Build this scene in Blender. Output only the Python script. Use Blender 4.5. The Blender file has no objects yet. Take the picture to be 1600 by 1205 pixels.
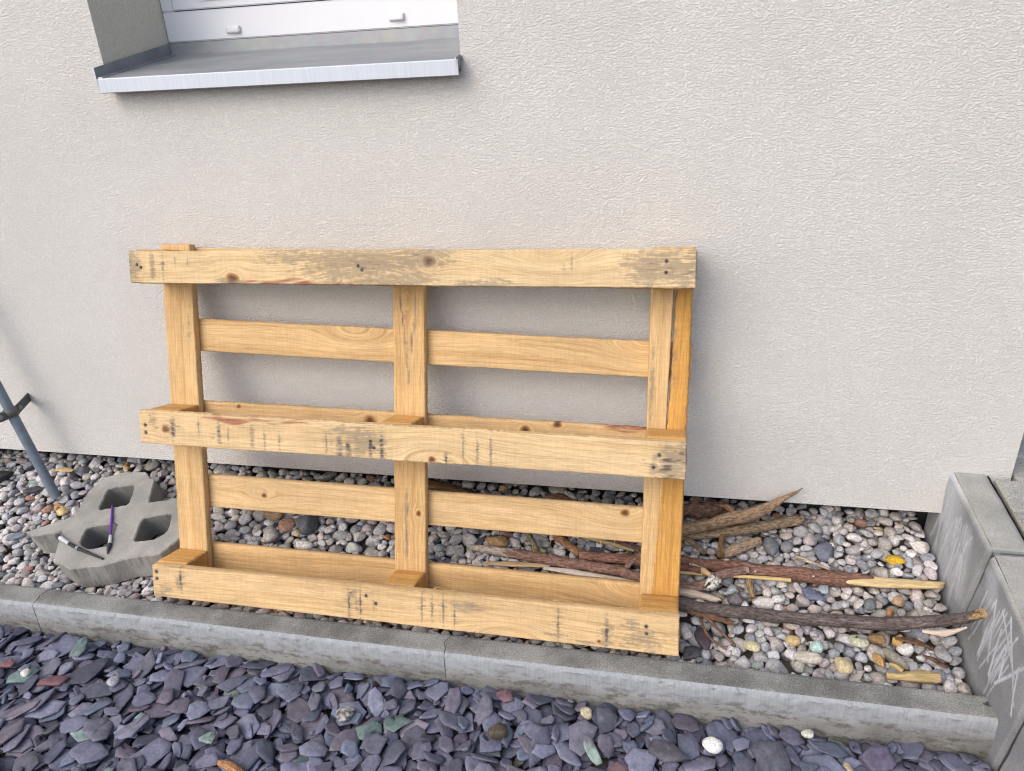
import bpy, bmesh, math, random
import numpy as np
from mathutils import Vector, Matrix, noise as mn
R_ = math.radians
scene = bpy.context.scene
col = scene.collection

# ------------------------------------------------------------------ camera
cam_d = bpy.data.cameras.new('camera')
cam = bpy.data.objects.new('camera', cam_d); col.objects.link(cam)
cam.location = (1.1233, -1.4836, 1.1372)
cam.rotation_euler = (R_(65.7433), R_(2.7984), R_(11.6508))
cam_d.sensor_fit = 'HORIZONTAL'; cam_d.sensor_width = 36; cam_d.lens = 36 * 1124.0 / 1600
cam_d.clip_start = 0.01; cam_d.clip_end = 500
scene.camera = cam

# ------------------------------------------------------------------ light
SUN_EL, SUN_AZ = 42, 212            # azimuth measured clockwise from +Y (north)
w = bpy.data.worlds.new('World'); scene.world = w; w.use_nodes = True
nt = w.node_tree
bg = nt.nodes['Background']
sky = nt.nodes.new('ShaderNodeTexSky'); sky.sky_type = 'NISHITA'; sky.sun_disc = False
sky.sun_elevation = R_(SUN_EL); sky.sun_rotation = R_(SUN_AZ)
sky.air_density = 1.0; sky.dust_density = 4.0; sky.ozone_density = 1.0
nt.links.new(sky.outputs[0], bg.inputs[0]); bg.inputs[1].default_value = 0.15
sd = bpy.data.lights.new('sun', 'SUN'); sd.energy = 0.88; sd.angle = R_(75); sd.color = (1, .975, .94)
so = bpy.data.objects.new('sun', sd); col.objects.link(so)
az = R_(SUN_AZ); el = R_(SUN_EL)
d = Vector((math.sin(az) * math.cos(el), math.cos(az) * math.cos(el), math.sin(el)))
so.rotation_euler = d.to_track_quat('Z', 'Y').to_euler()
so.location = d * 5
scene.view_settings.view_transform = 'Standard'; scene.view_settings.look = 'None'
scene.view_settings.exposure = 0.41; scene.view_settings.gamma = 1
scene.cycles.max_bounces = 8; scene.cycles.filter_width = 1.15

# ------------------------------------------------------------------ helpers
def tag(o, label=None, cat=None, group=None, kind=None):
    if label: o['label'] = label
    if cat: o['category'] = cat
    if group: o['group'] = group
    if kind: o['kind'] = kind
    return o

def empty(name, loc=(0, 0, 0)):
    o = bpy.data.objects.new(name, None); o.empty_display_size = .05
    col.objects.link(o); o.location = loc
    return o

def np_mesh(name, V, F, mat, parent=None, smooth=False, attrs=None, recalc=True):
    """V (n,3) array, F list or array of faces; attrs {name: (n,) or (n,3)}"""
    me = bpy.data.meshes.new(name)
    V = np.asarray(V, float)
    if isinstance(F, np.ndarray):
        nf, k = F.shape
        me.vertices.add(len(V)); me.vertices.foreach_set('co', V.ravel())
        me.loops.add(nf * k); me.loops.foreach_set('vertex_index', F.ravel().astype(np.int32))
        me.polygons.add(nf); me.polygons.foreach_set('loop_start', np.arange(0, nf * k, k, dtype=np.int32))
        me.update(calc_edges=True)
    else:
        me.from_pydata([tuple(v) for v in V], [], F)
    if recalc:
        bm = bmesh.new(); bm.from_mesh(me); bmesh.ops.recalc_face_normals(bm, faces=bm.faces); bm.to_mesh(me); bm.free()
    if attrs:
        for k, a in attrs.items():
            a = np.asarray(a, float)
            if a.ndim == 1:
                at = me.attributes.new(k, 'FLOAT', 'POINT'); at.data.foreach_set('value', a)
            elif k == 'col':
                at = me.attributes.new(k, 'FLOAT_COLOR', 'POINT')
                at.data.foreach_set('color', np.c_[a, np.ones(len(a))].ravel())
            else:
                at = me.attributes.new(k, 'FLOAT_VECTOR', 'POINT'); at.data.foreach_set('vector', a.ravel())
    if smooth: me.polygons.foreach_set('use_smooth', np.ones(len(me.polygons), bool))
    me.materials.append(mat)
    o = bpy.data.objects.new(name, me); col.objects.link(o)
    if parent: o.parent = parent
    return o

def hash2(i, j, s=0):
    x = np.sin(i * 127.1 + j * 311.7 + s * 74.7) * 43758.5453
    return x - np.floor(x)
def vnoise(x, y, s=0):
    xi, yi = np.floor(x), np.floor(y); xf, yf = x - xi, y - yi
    u = xf * xf * (3 - 2 * xf); v = yf * yf * (3 - 2 * yf)
    a = hash2(xi, yi, s); b = hash2(xi + 1, yi, s); c = hash2(xi, yi + 1, s); e = hash2(xi + 1, yi + 1, s)
    return (a * (1 - u) + b * u) * (1 - v) + (c * (1 - u) + e * u) * v - .5
def fbm(x, y, s=0, o=3):
    t = 0; amp = 1
    for k in range(o):
        t = t + vnoise(x * 2 ** k, y * 2 ** k, s + k * 7) * amp; amp *= .5
    return t

# ------------------------------------------------------------------ node helper
class NT:
    def __init__(s, name):
        s.m = bpy.data.materials.new(name); s.m.use_nodes = True
        s.t = s.m.node_tree; s.b = s.t.nodes['Principled BSDF']
        s.b.inputs['Specular IOR Level'].default_value = .3
    def n(s, typ, **kw):
        o = s.t.nodes.new(typ)
        for k, v in kw.items(): setattr(o, k, v)
        return o
    def put(s, sock, v):
        if isinstance(v, bpy.types.NodeSocket): s.t.links.new(v, sock)
        elif v is not None:
            try: sock.default_value = v
            except Exception: sock.default_value = (*v, 1)
    def math(s, op, a, b=None, c=None, clamp=False):
        o = s.n('ShaderNodeMath', operation=op, use_clamp=clamp)
        s.put(o.inputs[0], a); s.put(o.inputs[1], b); s.put(o.inputs[2], c)
        return o.outputs[0]
    def attr(s, name, out='Fac'):
        o = s.n('ShaderNodeAttribute', attribute_name=name); return o.outputs[out]
    def obj(s): return s.n('ShaderNodeTexCoord').outputs['Object']
    def map(s, v, scale=(1, 1, 1), loc=(0, 0, 0), rot=(0, 0, 0)):
        o = s.n('ShaderNodeMapping'); s.put(o.inputs[0], v)
        o.inputs['Scale'].default_value = scale; o.inputs['Location'].default_value = loc; o.inputs['Rotation'].default_value = rot
        return o.outputs[0]
    def noise(s, v, scale, detail=3, rough=.5, dist=0, out=0):
        o = s.n('ShaderNodeTexNoise'); s.put(o.inputs['Vector'], v)
        o.inputs['Scale'].default_value = scale; o.inputs['Detail'].default_value = detail
        o.inputs['Roughness'].default_value = rough; o.inputs['Distortion'].default_value = dist
        return o.outputs[out]
    def vor(s, v, scale, feature='F1', out='Distance', rand=1):
        o = s.n('ShaderNodeTexVoronoi', feature=feature); s.put(o.inputs['Vector'], v)
        o.inputs['Scale'].default_value = scale; o.inputs['Randomness'].default_value = rand
        return o.outputs[out]
    def rng(s, v, a, b, c=0., e=1., smooth=True):
        o = s.n('ShaderNodeMapRange', interpolation_type='SMOOTHSTEP' if smooth else 'LINEAR')
        s.put(o.inputs[0], v); o.inputs[1].default_value = a; o.inputs[2].default_value = b
        o.inputs[3].default_value = c; o.inputs[4].default_value = e
        return o.outputs[0]
    def mix(s, f, a, b, mode='MIX'):
        o = s.n('ShaderNodeMix', data_type='RGBA', blend_type=mode)
        s.put(o.inputs[0], f); s.put(o.inputs[6], a); s.put(o.inputs[7], b)
        return o.outputs[2]
    def mul(s, c, f):      # colour times scalar
        o = s.n('ShaderNodeVectorMath', operation='SCALE'); s.put(o.inputs[0], c); s.put(o.inputs['Scale'], f)
        return o.outputs[0]
    def bump(s, h, dist, strength=1, nrm=None):
        o = s.n('ShaderNodeBump'); s.put(o.inputs['Height'], h); o.inputs['Distance'].default_value = dist
        o.inputs['Strength'].default_value = strength
        if nrm: s.put(o.inputs['Normal'], nrm)
        return o.outputs[0]
    def fin(s, c, rough=.8, nrm=None, metal=0):
        s.put(s.b.inputs['Base Color'], c); s.put(s.b.inputs['Roughness'], rough)
        if nrm: s.put(s.b.inputs['Normal'], nrm)
        s.b.inputs['Metallic'].default_value = metal
        return s.m

# ------------------------------------------------------------------ materials
def m_wall():
    s = NT('stucco'); o = s.obj()
    wv = s.noise(o, 60, 2, out=1)
    ow = s.n('ShaderNodeVectorMath', operation='MULTIPLY_ADD'); s.put(ow.inputs[0], wv); ow.inputs[1].default_value = (.004, .004, .004); s.put(ow.inputs[2], o)
    ov = ow.outputs[0]
    a = s.noise(s.map(ov, (235, 235, 385), rot=(0, R_(8), 0)), 1, 3, .6, .15)
    b = s.vor(s.map(ov, (220, 220, 355)), 1, 'SMOOTH_F1')
    h = s.math('ADD', s.rng(a, .36, .66), s.math('MULTIPLY', b, .55))
    big = s.noise(o, 3.2, 3); fine = s.noise(o, 700, 2)
    c = s.mix(s.rng(big, .3, .7), (.69, .686, .676), (.73, .725, .715))
    c = s.mul(c, s.rng(h, .15, 1.2, .93, 1.03))
    return s.fin(c, .92, s.bump(h, .0031, .68, s.bump(fine, .0006, .4)))
def m_reveal():
    s = NT('reveal_stucco_shaded'); o = s.obj()
    a = s.noise(s.map(o, (210, 210, 190)), 1, 3, .65, .3)
    c = s.mix(s.rng(a, .3, .7), (.60, .575, .49), (.70, .67, .58))  # darker beige than the wall: the reveal's shade is in this colour
    return s.fin(c, .92, s.bump(a, .0035, .7))
def m_pvc():
    s = NT('white_plastic'); o = s.obj()
    n = s.noise(o, 9, 3)
    return s.fin(s.mix(n, (.68, .71, .78), (.74, .765, .81)), .32)
def m_dark(name, c, r=.6):
    s = NT(name); n = s.noise(s.obj(), 60, 3)
    return s.fin(s.mix(n, tuple(x * .7 for x in c), tuple(x * 1.3 for x in c)), r, s.bump(n, .001, .3))
def m_zinc():
    s = NT('zinc_sheet'); o = s.obj()
    st = s.noise(s.map(o, (230, 6, 6)), 1, 3, .6); sp = s.vor(o, 55, out='Color')
    cl = s.noise(s.map(o, (6, 18, 9), rot=(0, 0, .5)), 1, 4, .6)
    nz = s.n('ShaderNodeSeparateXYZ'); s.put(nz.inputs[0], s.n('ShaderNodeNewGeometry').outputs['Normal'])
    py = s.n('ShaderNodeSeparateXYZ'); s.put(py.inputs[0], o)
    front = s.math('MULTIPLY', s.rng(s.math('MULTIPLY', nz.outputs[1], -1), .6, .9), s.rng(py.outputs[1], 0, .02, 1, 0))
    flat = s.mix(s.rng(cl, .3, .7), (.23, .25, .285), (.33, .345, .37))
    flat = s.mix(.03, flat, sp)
    fr = s.mix(s.rng(st, .2, .8), (.55, .61, .70), (.62, .68, .77))  # bright sky reflection on the front lip painted as pale blue
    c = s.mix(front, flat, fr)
    return s.fin(c, s.rng(cl, .2, .8, .42, .62), s.bump(st, .0004, .3), .35)
def m_conc(name, c1, c2, bumpd=.0016, speck=True, pore=500, front=None, sp_=(.60, 1.35)):
    s = NT(name); o = s.obj()
    a = s.noise(o, 9, 5, .6); b = s.noise(o, 320, 4, .7); p = s.vor(o, pore)
    c = s.mix(s.rng(a, .32, .68), c1, c2)
    rough_h = s.math('ADD', b, s.math('MULTIPLY', p, .6))
    c = s.mul(c, s.rng(b, .3, .7, *sp_))
    if speck:
        sp = s.rng(s.vor(o, 75, rand=1), .0, .13, 1, 0)
        k = s.rng(s.noise(o, 38, 2), .45, .6)
        c = s.mix(s.math('MULTIPLY', s.math('MULTIPLY', sp, k), .9), c, (.62, .61, .59))
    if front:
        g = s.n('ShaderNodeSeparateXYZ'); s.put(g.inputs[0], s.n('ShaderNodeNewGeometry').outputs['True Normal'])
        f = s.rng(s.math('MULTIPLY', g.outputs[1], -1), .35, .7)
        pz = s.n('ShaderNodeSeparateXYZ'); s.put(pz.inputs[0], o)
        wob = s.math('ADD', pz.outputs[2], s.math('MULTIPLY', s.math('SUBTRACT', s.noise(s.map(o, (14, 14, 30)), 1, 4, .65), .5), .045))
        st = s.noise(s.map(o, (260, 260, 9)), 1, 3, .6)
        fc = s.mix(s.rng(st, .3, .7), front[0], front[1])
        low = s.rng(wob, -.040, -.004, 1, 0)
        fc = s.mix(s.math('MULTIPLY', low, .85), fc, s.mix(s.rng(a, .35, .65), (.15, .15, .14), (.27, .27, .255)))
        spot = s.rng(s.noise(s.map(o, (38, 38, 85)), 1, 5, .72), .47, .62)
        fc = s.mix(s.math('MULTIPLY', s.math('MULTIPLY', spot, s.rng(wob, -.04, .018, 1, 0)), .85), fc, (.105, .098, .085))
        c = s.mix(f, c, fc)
    return s.fin(c, .88, s.bump(rough_h, bumpd, .6))
def m_retain():
    s = NT('chalked_concrete'); o = s.obj()
    a = s.noise(o, 7, 5, .6); b = s.noise(o, 350, 4, .7)
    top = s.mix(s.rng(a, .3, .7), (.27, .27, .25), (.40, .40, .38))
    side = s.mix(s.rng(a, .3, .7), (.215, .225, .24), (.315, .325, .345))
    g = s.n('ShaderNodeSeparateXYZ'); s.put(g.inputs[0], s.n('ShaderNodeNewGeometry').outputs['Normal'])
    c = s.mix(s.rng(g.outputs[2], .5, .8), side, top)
    c = s.mul(c, s.rng(b, .25, .75, .78, 1.2))
    ch = s.attr('chalk'); br = s.noise(s.map(o, (60, 420, 60)), 1, 3, .65)
    k = s.math('MULTIPLY', ch, s.rng(br, .25, .5), clamp=True)
    c = s.mix(s.math('MULTIPLY', k, .8), c, (.70, .74, .82))
    return s.fin(c, .88, s.bump(b, .0011, .6))
def m_wood():
    s = NT('pine_board')
    g = s.attr('gc', 'Vector'); o = s.obj()
    ring = s.noise(s.map(g, (1.3, 210, 210)), 1, 2, .5, .1)
    ring2 = s.noise(s.map(g, (.9, 48, 48)), 1, 2, .5)
    fib = s.noise(s.map(g, (26, 900, 900)), 1, 2, .6)
    saw = s.noise(s.map(g, (240, 22, 22)), 1, 2, .6)
    blot = s.noise(s.map(g, (5, 16, 16)), 1, 3, .6)
    tone = s.attr('tone')
    light = s.mix(tone, (.675, .515, .305), (.60, .325, .085))
    dark = s.mix(tone, (.545, .38, .195), (.44, .21, .045))
    k = s.math('ADD', s.math('MULTIPLY', s.rng(ring, .47, .66), .55), s.math('MULTIPLY', s.rng(ring2, .4, .7), .42))
    c = s.mix(s.math('MINIMUM', k, 1), light, dark)
    c = s.mul(c, s.rng(fib, .3, .7, .80, 1.14))
    c = s.mul(c, s.rng(blot, .3, .7, .90, 1.08))
    c = s.mul(c, s.rng(saw, .35, .7, .96, 1.04))
    fleck = s.rng(s.noise(s.map(g, (34, 420, 420), (3, 1, 2)), 1, 2, .5), .69, .76)
    c = s.mix(s.math('MULTIPLY', fleck, .5), c, (.80, .62, .36))
    red = s.attr('red'); c = s.mix(s.math('MULTIPLY', red, s.rng(s.noise(s.map(g, (14, 160, 160)), 1, 3, .6), .3, .6)), c, (.30, .105, .06))
    kn = s.attr('knot'); kc = s.mix(s.rng(kn, .35, .9), (.36, .17, .06), (.10, .05, .025))
    c = s.mix(s.rng(kn, .02, .4), c, kc)
    st = s.attr('stain')
    sn = s.math('ADD', s.math('MULTIPLY', s.noise(s.map(g, (30, 330, 330)), 1, 4, .7), .6), s.math('MULTIPLY', s.noise(s.map(o, (90, 110, 90)), 1, 4, .7), .4))
    k = s.rng(s.math('ADD', s.math('MULTIPLY', st, .72), s.math('MULTIPLY', s.math('SUBTRACT', sn, .5), 2.2)), .07, .42)
    k = s.math('MULTIPLY', k, s.rng(st, .02, .25))
    c = s.mix(s.math('MULTIPLY', k, s.rng(st, .6, 1, .62, .88)), c, s.mix(s.rng(st, .68, .86), (.19, .165, .13), (.045, .045, .06)))
    h = s.math('ADD', s.math('MULTIPLY', ring, .6), s.math('ADD', s.math('MULTIPLY', fib, .5), s.math('MULTIPLY', saw, .35)))
    return s.fin(c, .72, s.bump(h, .0011, .55))
def m_col(name, rough=.85, noise_s=(120, 120, 120), amp=(.72, 1.25), bd=.001, use_gc=False, spec=.3):
    s = NT(name); s.b.inputs['Specular IOR Level'].default_value = spec
    c = s.attr('col', 'Color'); v = s.attr('gc', 'Vector') if use_gc else s.obj()
    n = s.noise(s.map(v, noise_s), 1, 4, .65); n2 = s.noise(s.map(v, tuple(x * .22 for x in noise_s)), 1, 3, .6)
    c = s.mul(c, s.rng(n, .3, .7, *amp)); c = s.mul(c, s.rng(n2, .3, .7, .82, 1.15))
    if name == 'bark':
        fl = s.rng(s.noise(s.map(v, (22, 130, 130)), 1, 5, .7), .56, .64)
        c = s.mix(s.math('MULTIPLY', fl, .45), c, s.mix(.5, s.mul(c, 2.4), (.33, .24, .17)))
        dk = s.rng(s.noise(s.map(v, (30, 90, 90), (4, 2, 7)), 1, 5, .7), .58, .68)
        c = s.mix(s.math('MULTIPLY', dk, .6), c, s.mul(c, .35))
    return s.fin(c, rough, s.bump(n, bd, .6))
M = dict(wall=m_wall(), reveal=m_reveal(), pvc=m_pvc(), zinc=m_zinc(),
         plinth=m_dark('plinth_shade', (.03, .03, .032)), gap=m_dark('rubber_seal', (.05, .05, .06)),  # plinth near black: shade under the wall overhang painted in
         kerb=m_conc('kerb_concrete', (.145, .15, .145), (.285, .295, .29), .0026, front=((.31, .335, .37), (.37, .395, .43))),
         paver=m_conc('lattice_concrete', (.225, .225, .212), (.345, .34, .325), .0012, speck=False, sp_=(.86, 1.12)),
         slab=m_conc('paving_concrete', (.27, .27, .25), (.36, .36, .34), .001, speck=False),
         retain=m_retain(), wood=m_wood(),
         pebble=m_col('river_stone', .78, (240, 240, 240), (.70, 1.25), .0012),
         slate=m_col('slate', .62, (160, 160, 160), (.82, 1.18), .0009, spec=.35),
         bark=m_col('bark', .9, (95, 330, 330), (.40, 1.55), .003, True),
         bare=m_col('stripped_wood', .8, (30, 520, 520), (.72, 1.18), .0012, True),
         soil=m_dark('soil', (.10, .09, .08), .95), earth=m_dark('earth', (.22, .215, .205), .95),  # earth tone of the unseen ground raised to bounce light into shadows
         nail=m_dark('rusty_nail', (.07, .055, .05), .5), steel=m_dark('galvanised_steel', (.16, .20, .25), .45),
         bracket=m_dark('bracket_steel', (.10, .105, .10), .55),
         ferrule=m_dark('ferrule_metal', (.5, .52, .56), .25), black=m_dark('black_plastic', (.02, .022, .03), .3),
         purple=m_dark('purple_plastic', (.11, .03, .27), .35), bristle=m_dark('bristle', (.05, .05, .07), .9),
         leaf=m_dark('leaf_green', (.06, .075, .03), .7), ring=m_dark('ring_metal', (.22, .24, .28), .3))
s = NT('window_glass'); M['glass'] = s.fin((.05, .06, .07), .06)

# ------------------------------------------------------------------ lattice box
def lattice(name, mp, ns, nt_, nq, mat, parent=None, smooth=False, attrf=None, post=None):
    """surface of a box as a welded grid; mp(s,t,q)->(n,3) maps the unit cube; attrf(s,t,q)->attrs; post(P,s,t,q)->P"""
    def axis(n):
        a = np.linspace(0, 1, n + 1)
        return a
    S, T, Q = axis(ns), axis(nt_), axis(nq)
    idx = {}; keys = []
    def vid(i, j, k):
        key = (i, j, k)
        if key not in idx: idx[key] = len(keys); keys.append(key)
        return idx[key]
    F = []
    for k in (0, nq):
        for i in range(ns):
            for j in range(nt_):
                f = [vid(i, j, k), vid(i + 1, j, k), vid(i + 1, j + 1, k), vid(i, j + 1, k)]
                F.append(f if k else f[::-1])
    for j in (0, nt_):
        for i in range(ns):
            for k in range(nq):
                f = [vid(i, j, k), vid(i, j, k + 1), vid(i + 1, j, k + 1), vid(i + 1, j, k)]
                F.append(f if j else f[::-1])
    for i in (0, ns):
        for j in range(nt_):
            for k in range(nq):
                f = [vid(i, j, k), vid(i, j + 1, k), vid(i, j + 1, k + 1), vid(i, j, k + 1)]
                F.append(f if i else f[::-1])
    K = np.array(keys)
    s_, t_, q_ = S[K[:, 0]], T[K[:, 1]], Q[K[:, 2]]
    P = mp(s_, t_, q_)
    if post is not None: P = post(P, s_, t_, q_)
    return np_mesh(name, P, np.array(F), mat, parent, smooth, attrf(s_, t_, q_) if attrf else None)

# ================================================================== GROUND
def sheet(name, x0, x1, y0, y1, zf, n, mat, label, cat='ground', kind='structure'):
    xs = np.linspace(x0, x1, n[0] + 1); ys = np.linspace(y0, y1, n[1] + 1)
    X, Y = np.meshgrid(xs, ys, indexing='ij')
    V = np.c_[X.ravel(), Y.ravel(), zf(X, Y).ravel()]
    i, j = np.meshgrid(np.arange(n[0]), np.arange(n[1]), indexing='ij'); a = (i * (n[1] + 1) + j).ravel()
    F = np.c_[a, a + n[1] + 1, a + n[1] + 2, a + 1]
    o = np_mesh(name, V, F, mat, smooth=True, recalc=False)
    return tag(o, label, cat, kind=kind)
def Hg(y): return np.clip((np.asarray(y, float) + .3) * .33, 0, .125)
sheet('ground', -60, 60, -60, 60, lambda X, Y: X * 0 - .16, (4, 4), M['earth'], 'unseen grey brown earth under and around the beds, lightened to bounce light')
sheet('pebble_bed_soil', -1.9, 1.72, -.35, .12, lambda X, Y: Hg(Y) - .034, (60, 20), M['soil'], 'dark soil beneath the river pebbles')
sheet('slate_bed_soil', -2.2, 2.6, -2.2, -.412, lambda X, Y: X * 0 - .085, (10, 10), M['soil'], 'dark soil beneath the slate chippings')

# ================================================================== HOUSE
house = empty('house', (0, 0, .185))
tag(house, 'cream stucco house wall with white framed window above the pallet', 'house')
hz = .185
def hv(p): return (p[0], p[1], p[2] - hz)
def quads_obj(name, quads, mat, parent, off=True):
    V = []; F = []
    for q in quads:
        b = len(V); V += [hv(p) if off else p for p in q]; F.append(tuple(range(b, b + len(q))))
    bm = bmesh.new(); vs = [bm.verts.new(v) for v in V]
    for f in F: bm.faces.new([vs[i] for i in f])
    bmesh.ops.remove_doubles(bm, verts=bm.verts, dist=1e-5)
    me = bpy.data.meshes.new(name); bm.to_mesh(me); bm.free(); me.materials.append(mat)
    o = bpy.data.objects.new(name, me); col.objects.link(o); o.parent = parent
    return o
OX0, OX1, OZ0, OZ1, WX0, WX1, WZ0, WZ1 = -.080, .716, 1.125, 2.45, -4.5, 1.853, .185, 3.2
DEP = .24
xs = [WX0, OX0, OX1, WX1]; zs = [WZ0, OZ0, OZ1, WZ1]
Q = []
for i in range(3):
    for k in range(3):
        if (i, k) == (1, 1): continue
        Q.append([(xs[i], 0, zs[k]), (xs[i + 1], 0, zs[k]), (xs[i + 1], 0, zs[k + 1]), (xs[i], 0, zs[k + 1])])
Q.append([(WX1, 0, z) for z in (WZ0, OZ0, OZ1, WZ1)] + [(WX1, 3, WZ1), (WX1, 3, WZ0)])
Q.append([(xs[3], 0, WZ0), (xs[2], 0, WZ0), (xs[1], 0, WZ0), (WX0, 0, WZ0), (WX0, 3, WZ0), (WX1, 3, WZ0)])
Q.append([(x, 0, WZ1) for x in xs] + [(WX1, 3, WZ1), (WX0, 3, WZ1)])
Q.append([(WX0, 0, z) for z in reversed(zs)] + [(WX0, 3, WZ0), (WX0, 3, WZ1)])
wall = quads_obj('wall', Q, M['wall'], house)
q = [[(OX0, .0, OZ0), (OX0, DEP + .09, OZ0), (OX0, DEP + .09, OZ1), (OX0, 0, OZ1)],
     [(OX1, .0, OZ0), (OX1, DEP + .09, OZ0), (OX1, DEP + .09, OZ1), (OX1, 0, OZ1)],
     [(OX0, .0, OZ1), (OX1, 0, OZ1), (OX1, DEP + .09, OZ1), (OX0, DEP + .09, OZ1)],
     [(OX0, .0, OZ0), (OX1, 0, OZ0), (OX1, DEP + .09, OZ0), (OX0, DEP + .09, OZ0)]]
rv = quads_obj('window_reveal', q, M['reveal'], house); rv['label'] = 'stucco reveal beside the window, shade painted into its beige tone'
def boxm(bm, x0, x1, y0, y1, z0, z1):
    vs = [bm.verts.new(hv((x, y, z))) for x in (x0, x1) for y in (y0, y1) for z in (z0, z1)]
    for f in ((0, 1, 3, 2), (4, 6, 7, 5), (0, 4, 5, 1), (2, 3, 7, 6), (0, 2, 6, 4), (1, 5, 7, 3)): bm.faces.new([vs[i] for i in f])
def bobj(name, bm, mat, parent, bevel=0, smooth=False):
    if bevel: bmesh.ops.bevel(bm, geom=list(bm.edges), offset=bevel, segments=2, affect='EDGES')
    bmesh.ops.recalc_face_normals(bm, faces=bm.faces)
    me = bpy.data.meshes.new(name); bm.to_mesh(me); bm.free(); me.materials.append(mat)
    if smooth: me.polygons.foreach_set('use_smooth', np.ones(len(me.polygons), bool))
    o = bpy.data.objects.new(name, me); col.objects.link(o)
    if parent: o.parent = parent
    return o
bm = bmesh.new(); boxm(bm, WX0 + .1, WX1 - .05, .10, .3, -.2, .19); bobj('plinth', bm, M['plinth'], house)
# window frame, sash, glass, caps
FZ0 = 1.218
bm = bmesh.new()
for a in ((OX0 + .001, OX1 - .001, FZ0, 1.2835), (OX0 + .001, OX1 - .001, OZ1 - .065, OZ1 - .001)):
    boxm(bm, a[0], a[1], DEP, DEP + .07, a[2], a[3])
for a in ((OX0 + .001, OX0 + .034), (OX1 - .034, OX1 - .001)):
    boxm(bm, a[0], a[1], DEP, DEP + .07, 1.2838, OZ1 - .0653)
win = bobj('window', bm, M['pvc'], house, .0025)
bm = bmesh.new()
boxm(bm, OX0 + .034, OX1 - .034, DEP + .012, DEP + .04, 1.2834, OZ1 - .066)
bobj('seal', bm, M['gap'], win)
bm = bmesh.new()
SX0, SX1, SZ0, SZ1 = OX0 + .0360, OX1 - .0360, 1.2855, OZ1 - .068
boxm(bm, SX0, SX1, DEP - .003, DEP + .011, SZ0, SZ0 + .07); boxm(bm, SX0, SX1, DEP - .003, DEP + .011, SZ1 - .07, SZ1)
boxm(bm, SX0, SX0 + .07, DEP - .003, DEP + .011, SZ0 + .0702, SZ1 - .0702); boxm(bm, SX1 - .07, SX1, DEP - .003, DEP + .011, SZ0 + .0702, SZ1 - .0702)
# stepped bead lines of the sash
boxm(bm, SX0 + .07, SX1 - .07, DEP - .0055, DEP - .0035, SZ0 + .016, SZ0 + .055)
bobj('sash', bm, M['pvc'], win, .002)
bm = bmesh.new(); boxm(bm, SX0 + .0702, SX1 - .0702, DEP, DEP + .008, SZ0 + .0702, SZ1 - .0702); bobj('pane', bm, M['glass'], win)
for (x0, z0) in ((.083, 1.2305), (.490, 1.2335)):
    def mp(s_, t_, q_, x0=x0, z0=z0):
        y = DEP - .001 - (.0025 + .0045 * np.sin(np.clip(s_, 0, 1) * math.pi * .62)) * (q_)
        return np.c_[x0 + .036 * s_, y, z0 + .0145 * t_ - hz]
    o = lattice('drain_cover', mp, 8, 3, 1, M['pvc'], win, True)
# sill
def sill():
    x0, x1 = -.0765, .7195
    prof = [(-.030, 1.117), (-.0365, 1.1185), (-.0375, 1.1445), (-.036, 1.1465), (.233, 1.1895), (.2355, 1.1915), (.2375, 1.2165)]
    bm = bmesh.new()
    th = .0016
    pts = prof; n = len(pts)
    nrm = []
    for i in range(n):
        a = pts[max(i - 1, 0)]; b = pts[min(i + 1, n - 1)]
        dx, dz = b[0] - a[0], b[1] - a[1]; L = math.hypot(dx, dz); nrm.append((dz / L * th, -dx / L * th))
    ring = pts + [(p[0] + q_[0], p[1] + q_[1]) for p, q_ in reversed(list(zip(pts, nrm)))]
    A = [bm.verts.new(hv((x0, p[0], p[1]))) for p in ring]; B = [bm.verts.new(hv((x1, p[0], p[1]))) for p in ring]
    m = len(ring)
    for i in range(m): bm.faces.new([A[i], A[(i + 1) % m], B[(i + 1) % m], B[i]])
    bm.faces.new(A); bm.faces.new(B[::-1])
    o = bobj('window_sill', bm, M['zinc'], house)
    for nm, xx, h in (('end_upstand', x0 + .0004, .021), ('end_upstand', x1 - .0035, .003)):
        bm = bmesh.new()
        yz = [(-.0365, 1.1185), (-.0385, 1.1455), (-.0385, 1.1465 + h), (.233, 1.1895 + .027), (.233, 1.180)]
        if nm and xx > 0: yz = [(-.0365, 1.1185), (-.0385, 1.1455), (-.0385, 1.1465 + h), (-.004, 1.152 + h), (-.004, 1.14)]
        e = .0012
        A = [bm.verts.new(hv((xx - e, p[0], p[1]))) for p in yz]; B = [bm.verts.new(hv((xx + e, p[0], p[1]))) for p in yz]
        m = len(yz)
        for i in range(m): bm.faces.new([A[i], A[(i + 1) % m], B[(i + 1) % m], B[i]])
        bm.faces.new(A); bm.faces.new(B[::-1])
        bobj(nm, bm, M['zinc'], o)
    # folded lower flange along the left reveal (thin crease)
    bm = bmesh.new()
    yz = [(-.035, 1.147), (.232, 1.1895), (.232, 1.192), (-.035, 1.1495)]
    A = [bm.verts.new(hv((x0 + .0018, p[0], p[1]))) for p in yz]; B = [bm.verts.new(hv((x0 + .014, p[0], p[1] - .001))) for p in yz]
    for i in range(4): bm.faces.new([A[i], A[(i + 1) % 4], B[(i + 1) % 4], B[i]])
    bm.faces.new(A); bm.faces.new(B[::-1])
    bobj('fold', bm, M['zinc'], o)
sill()

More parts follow.
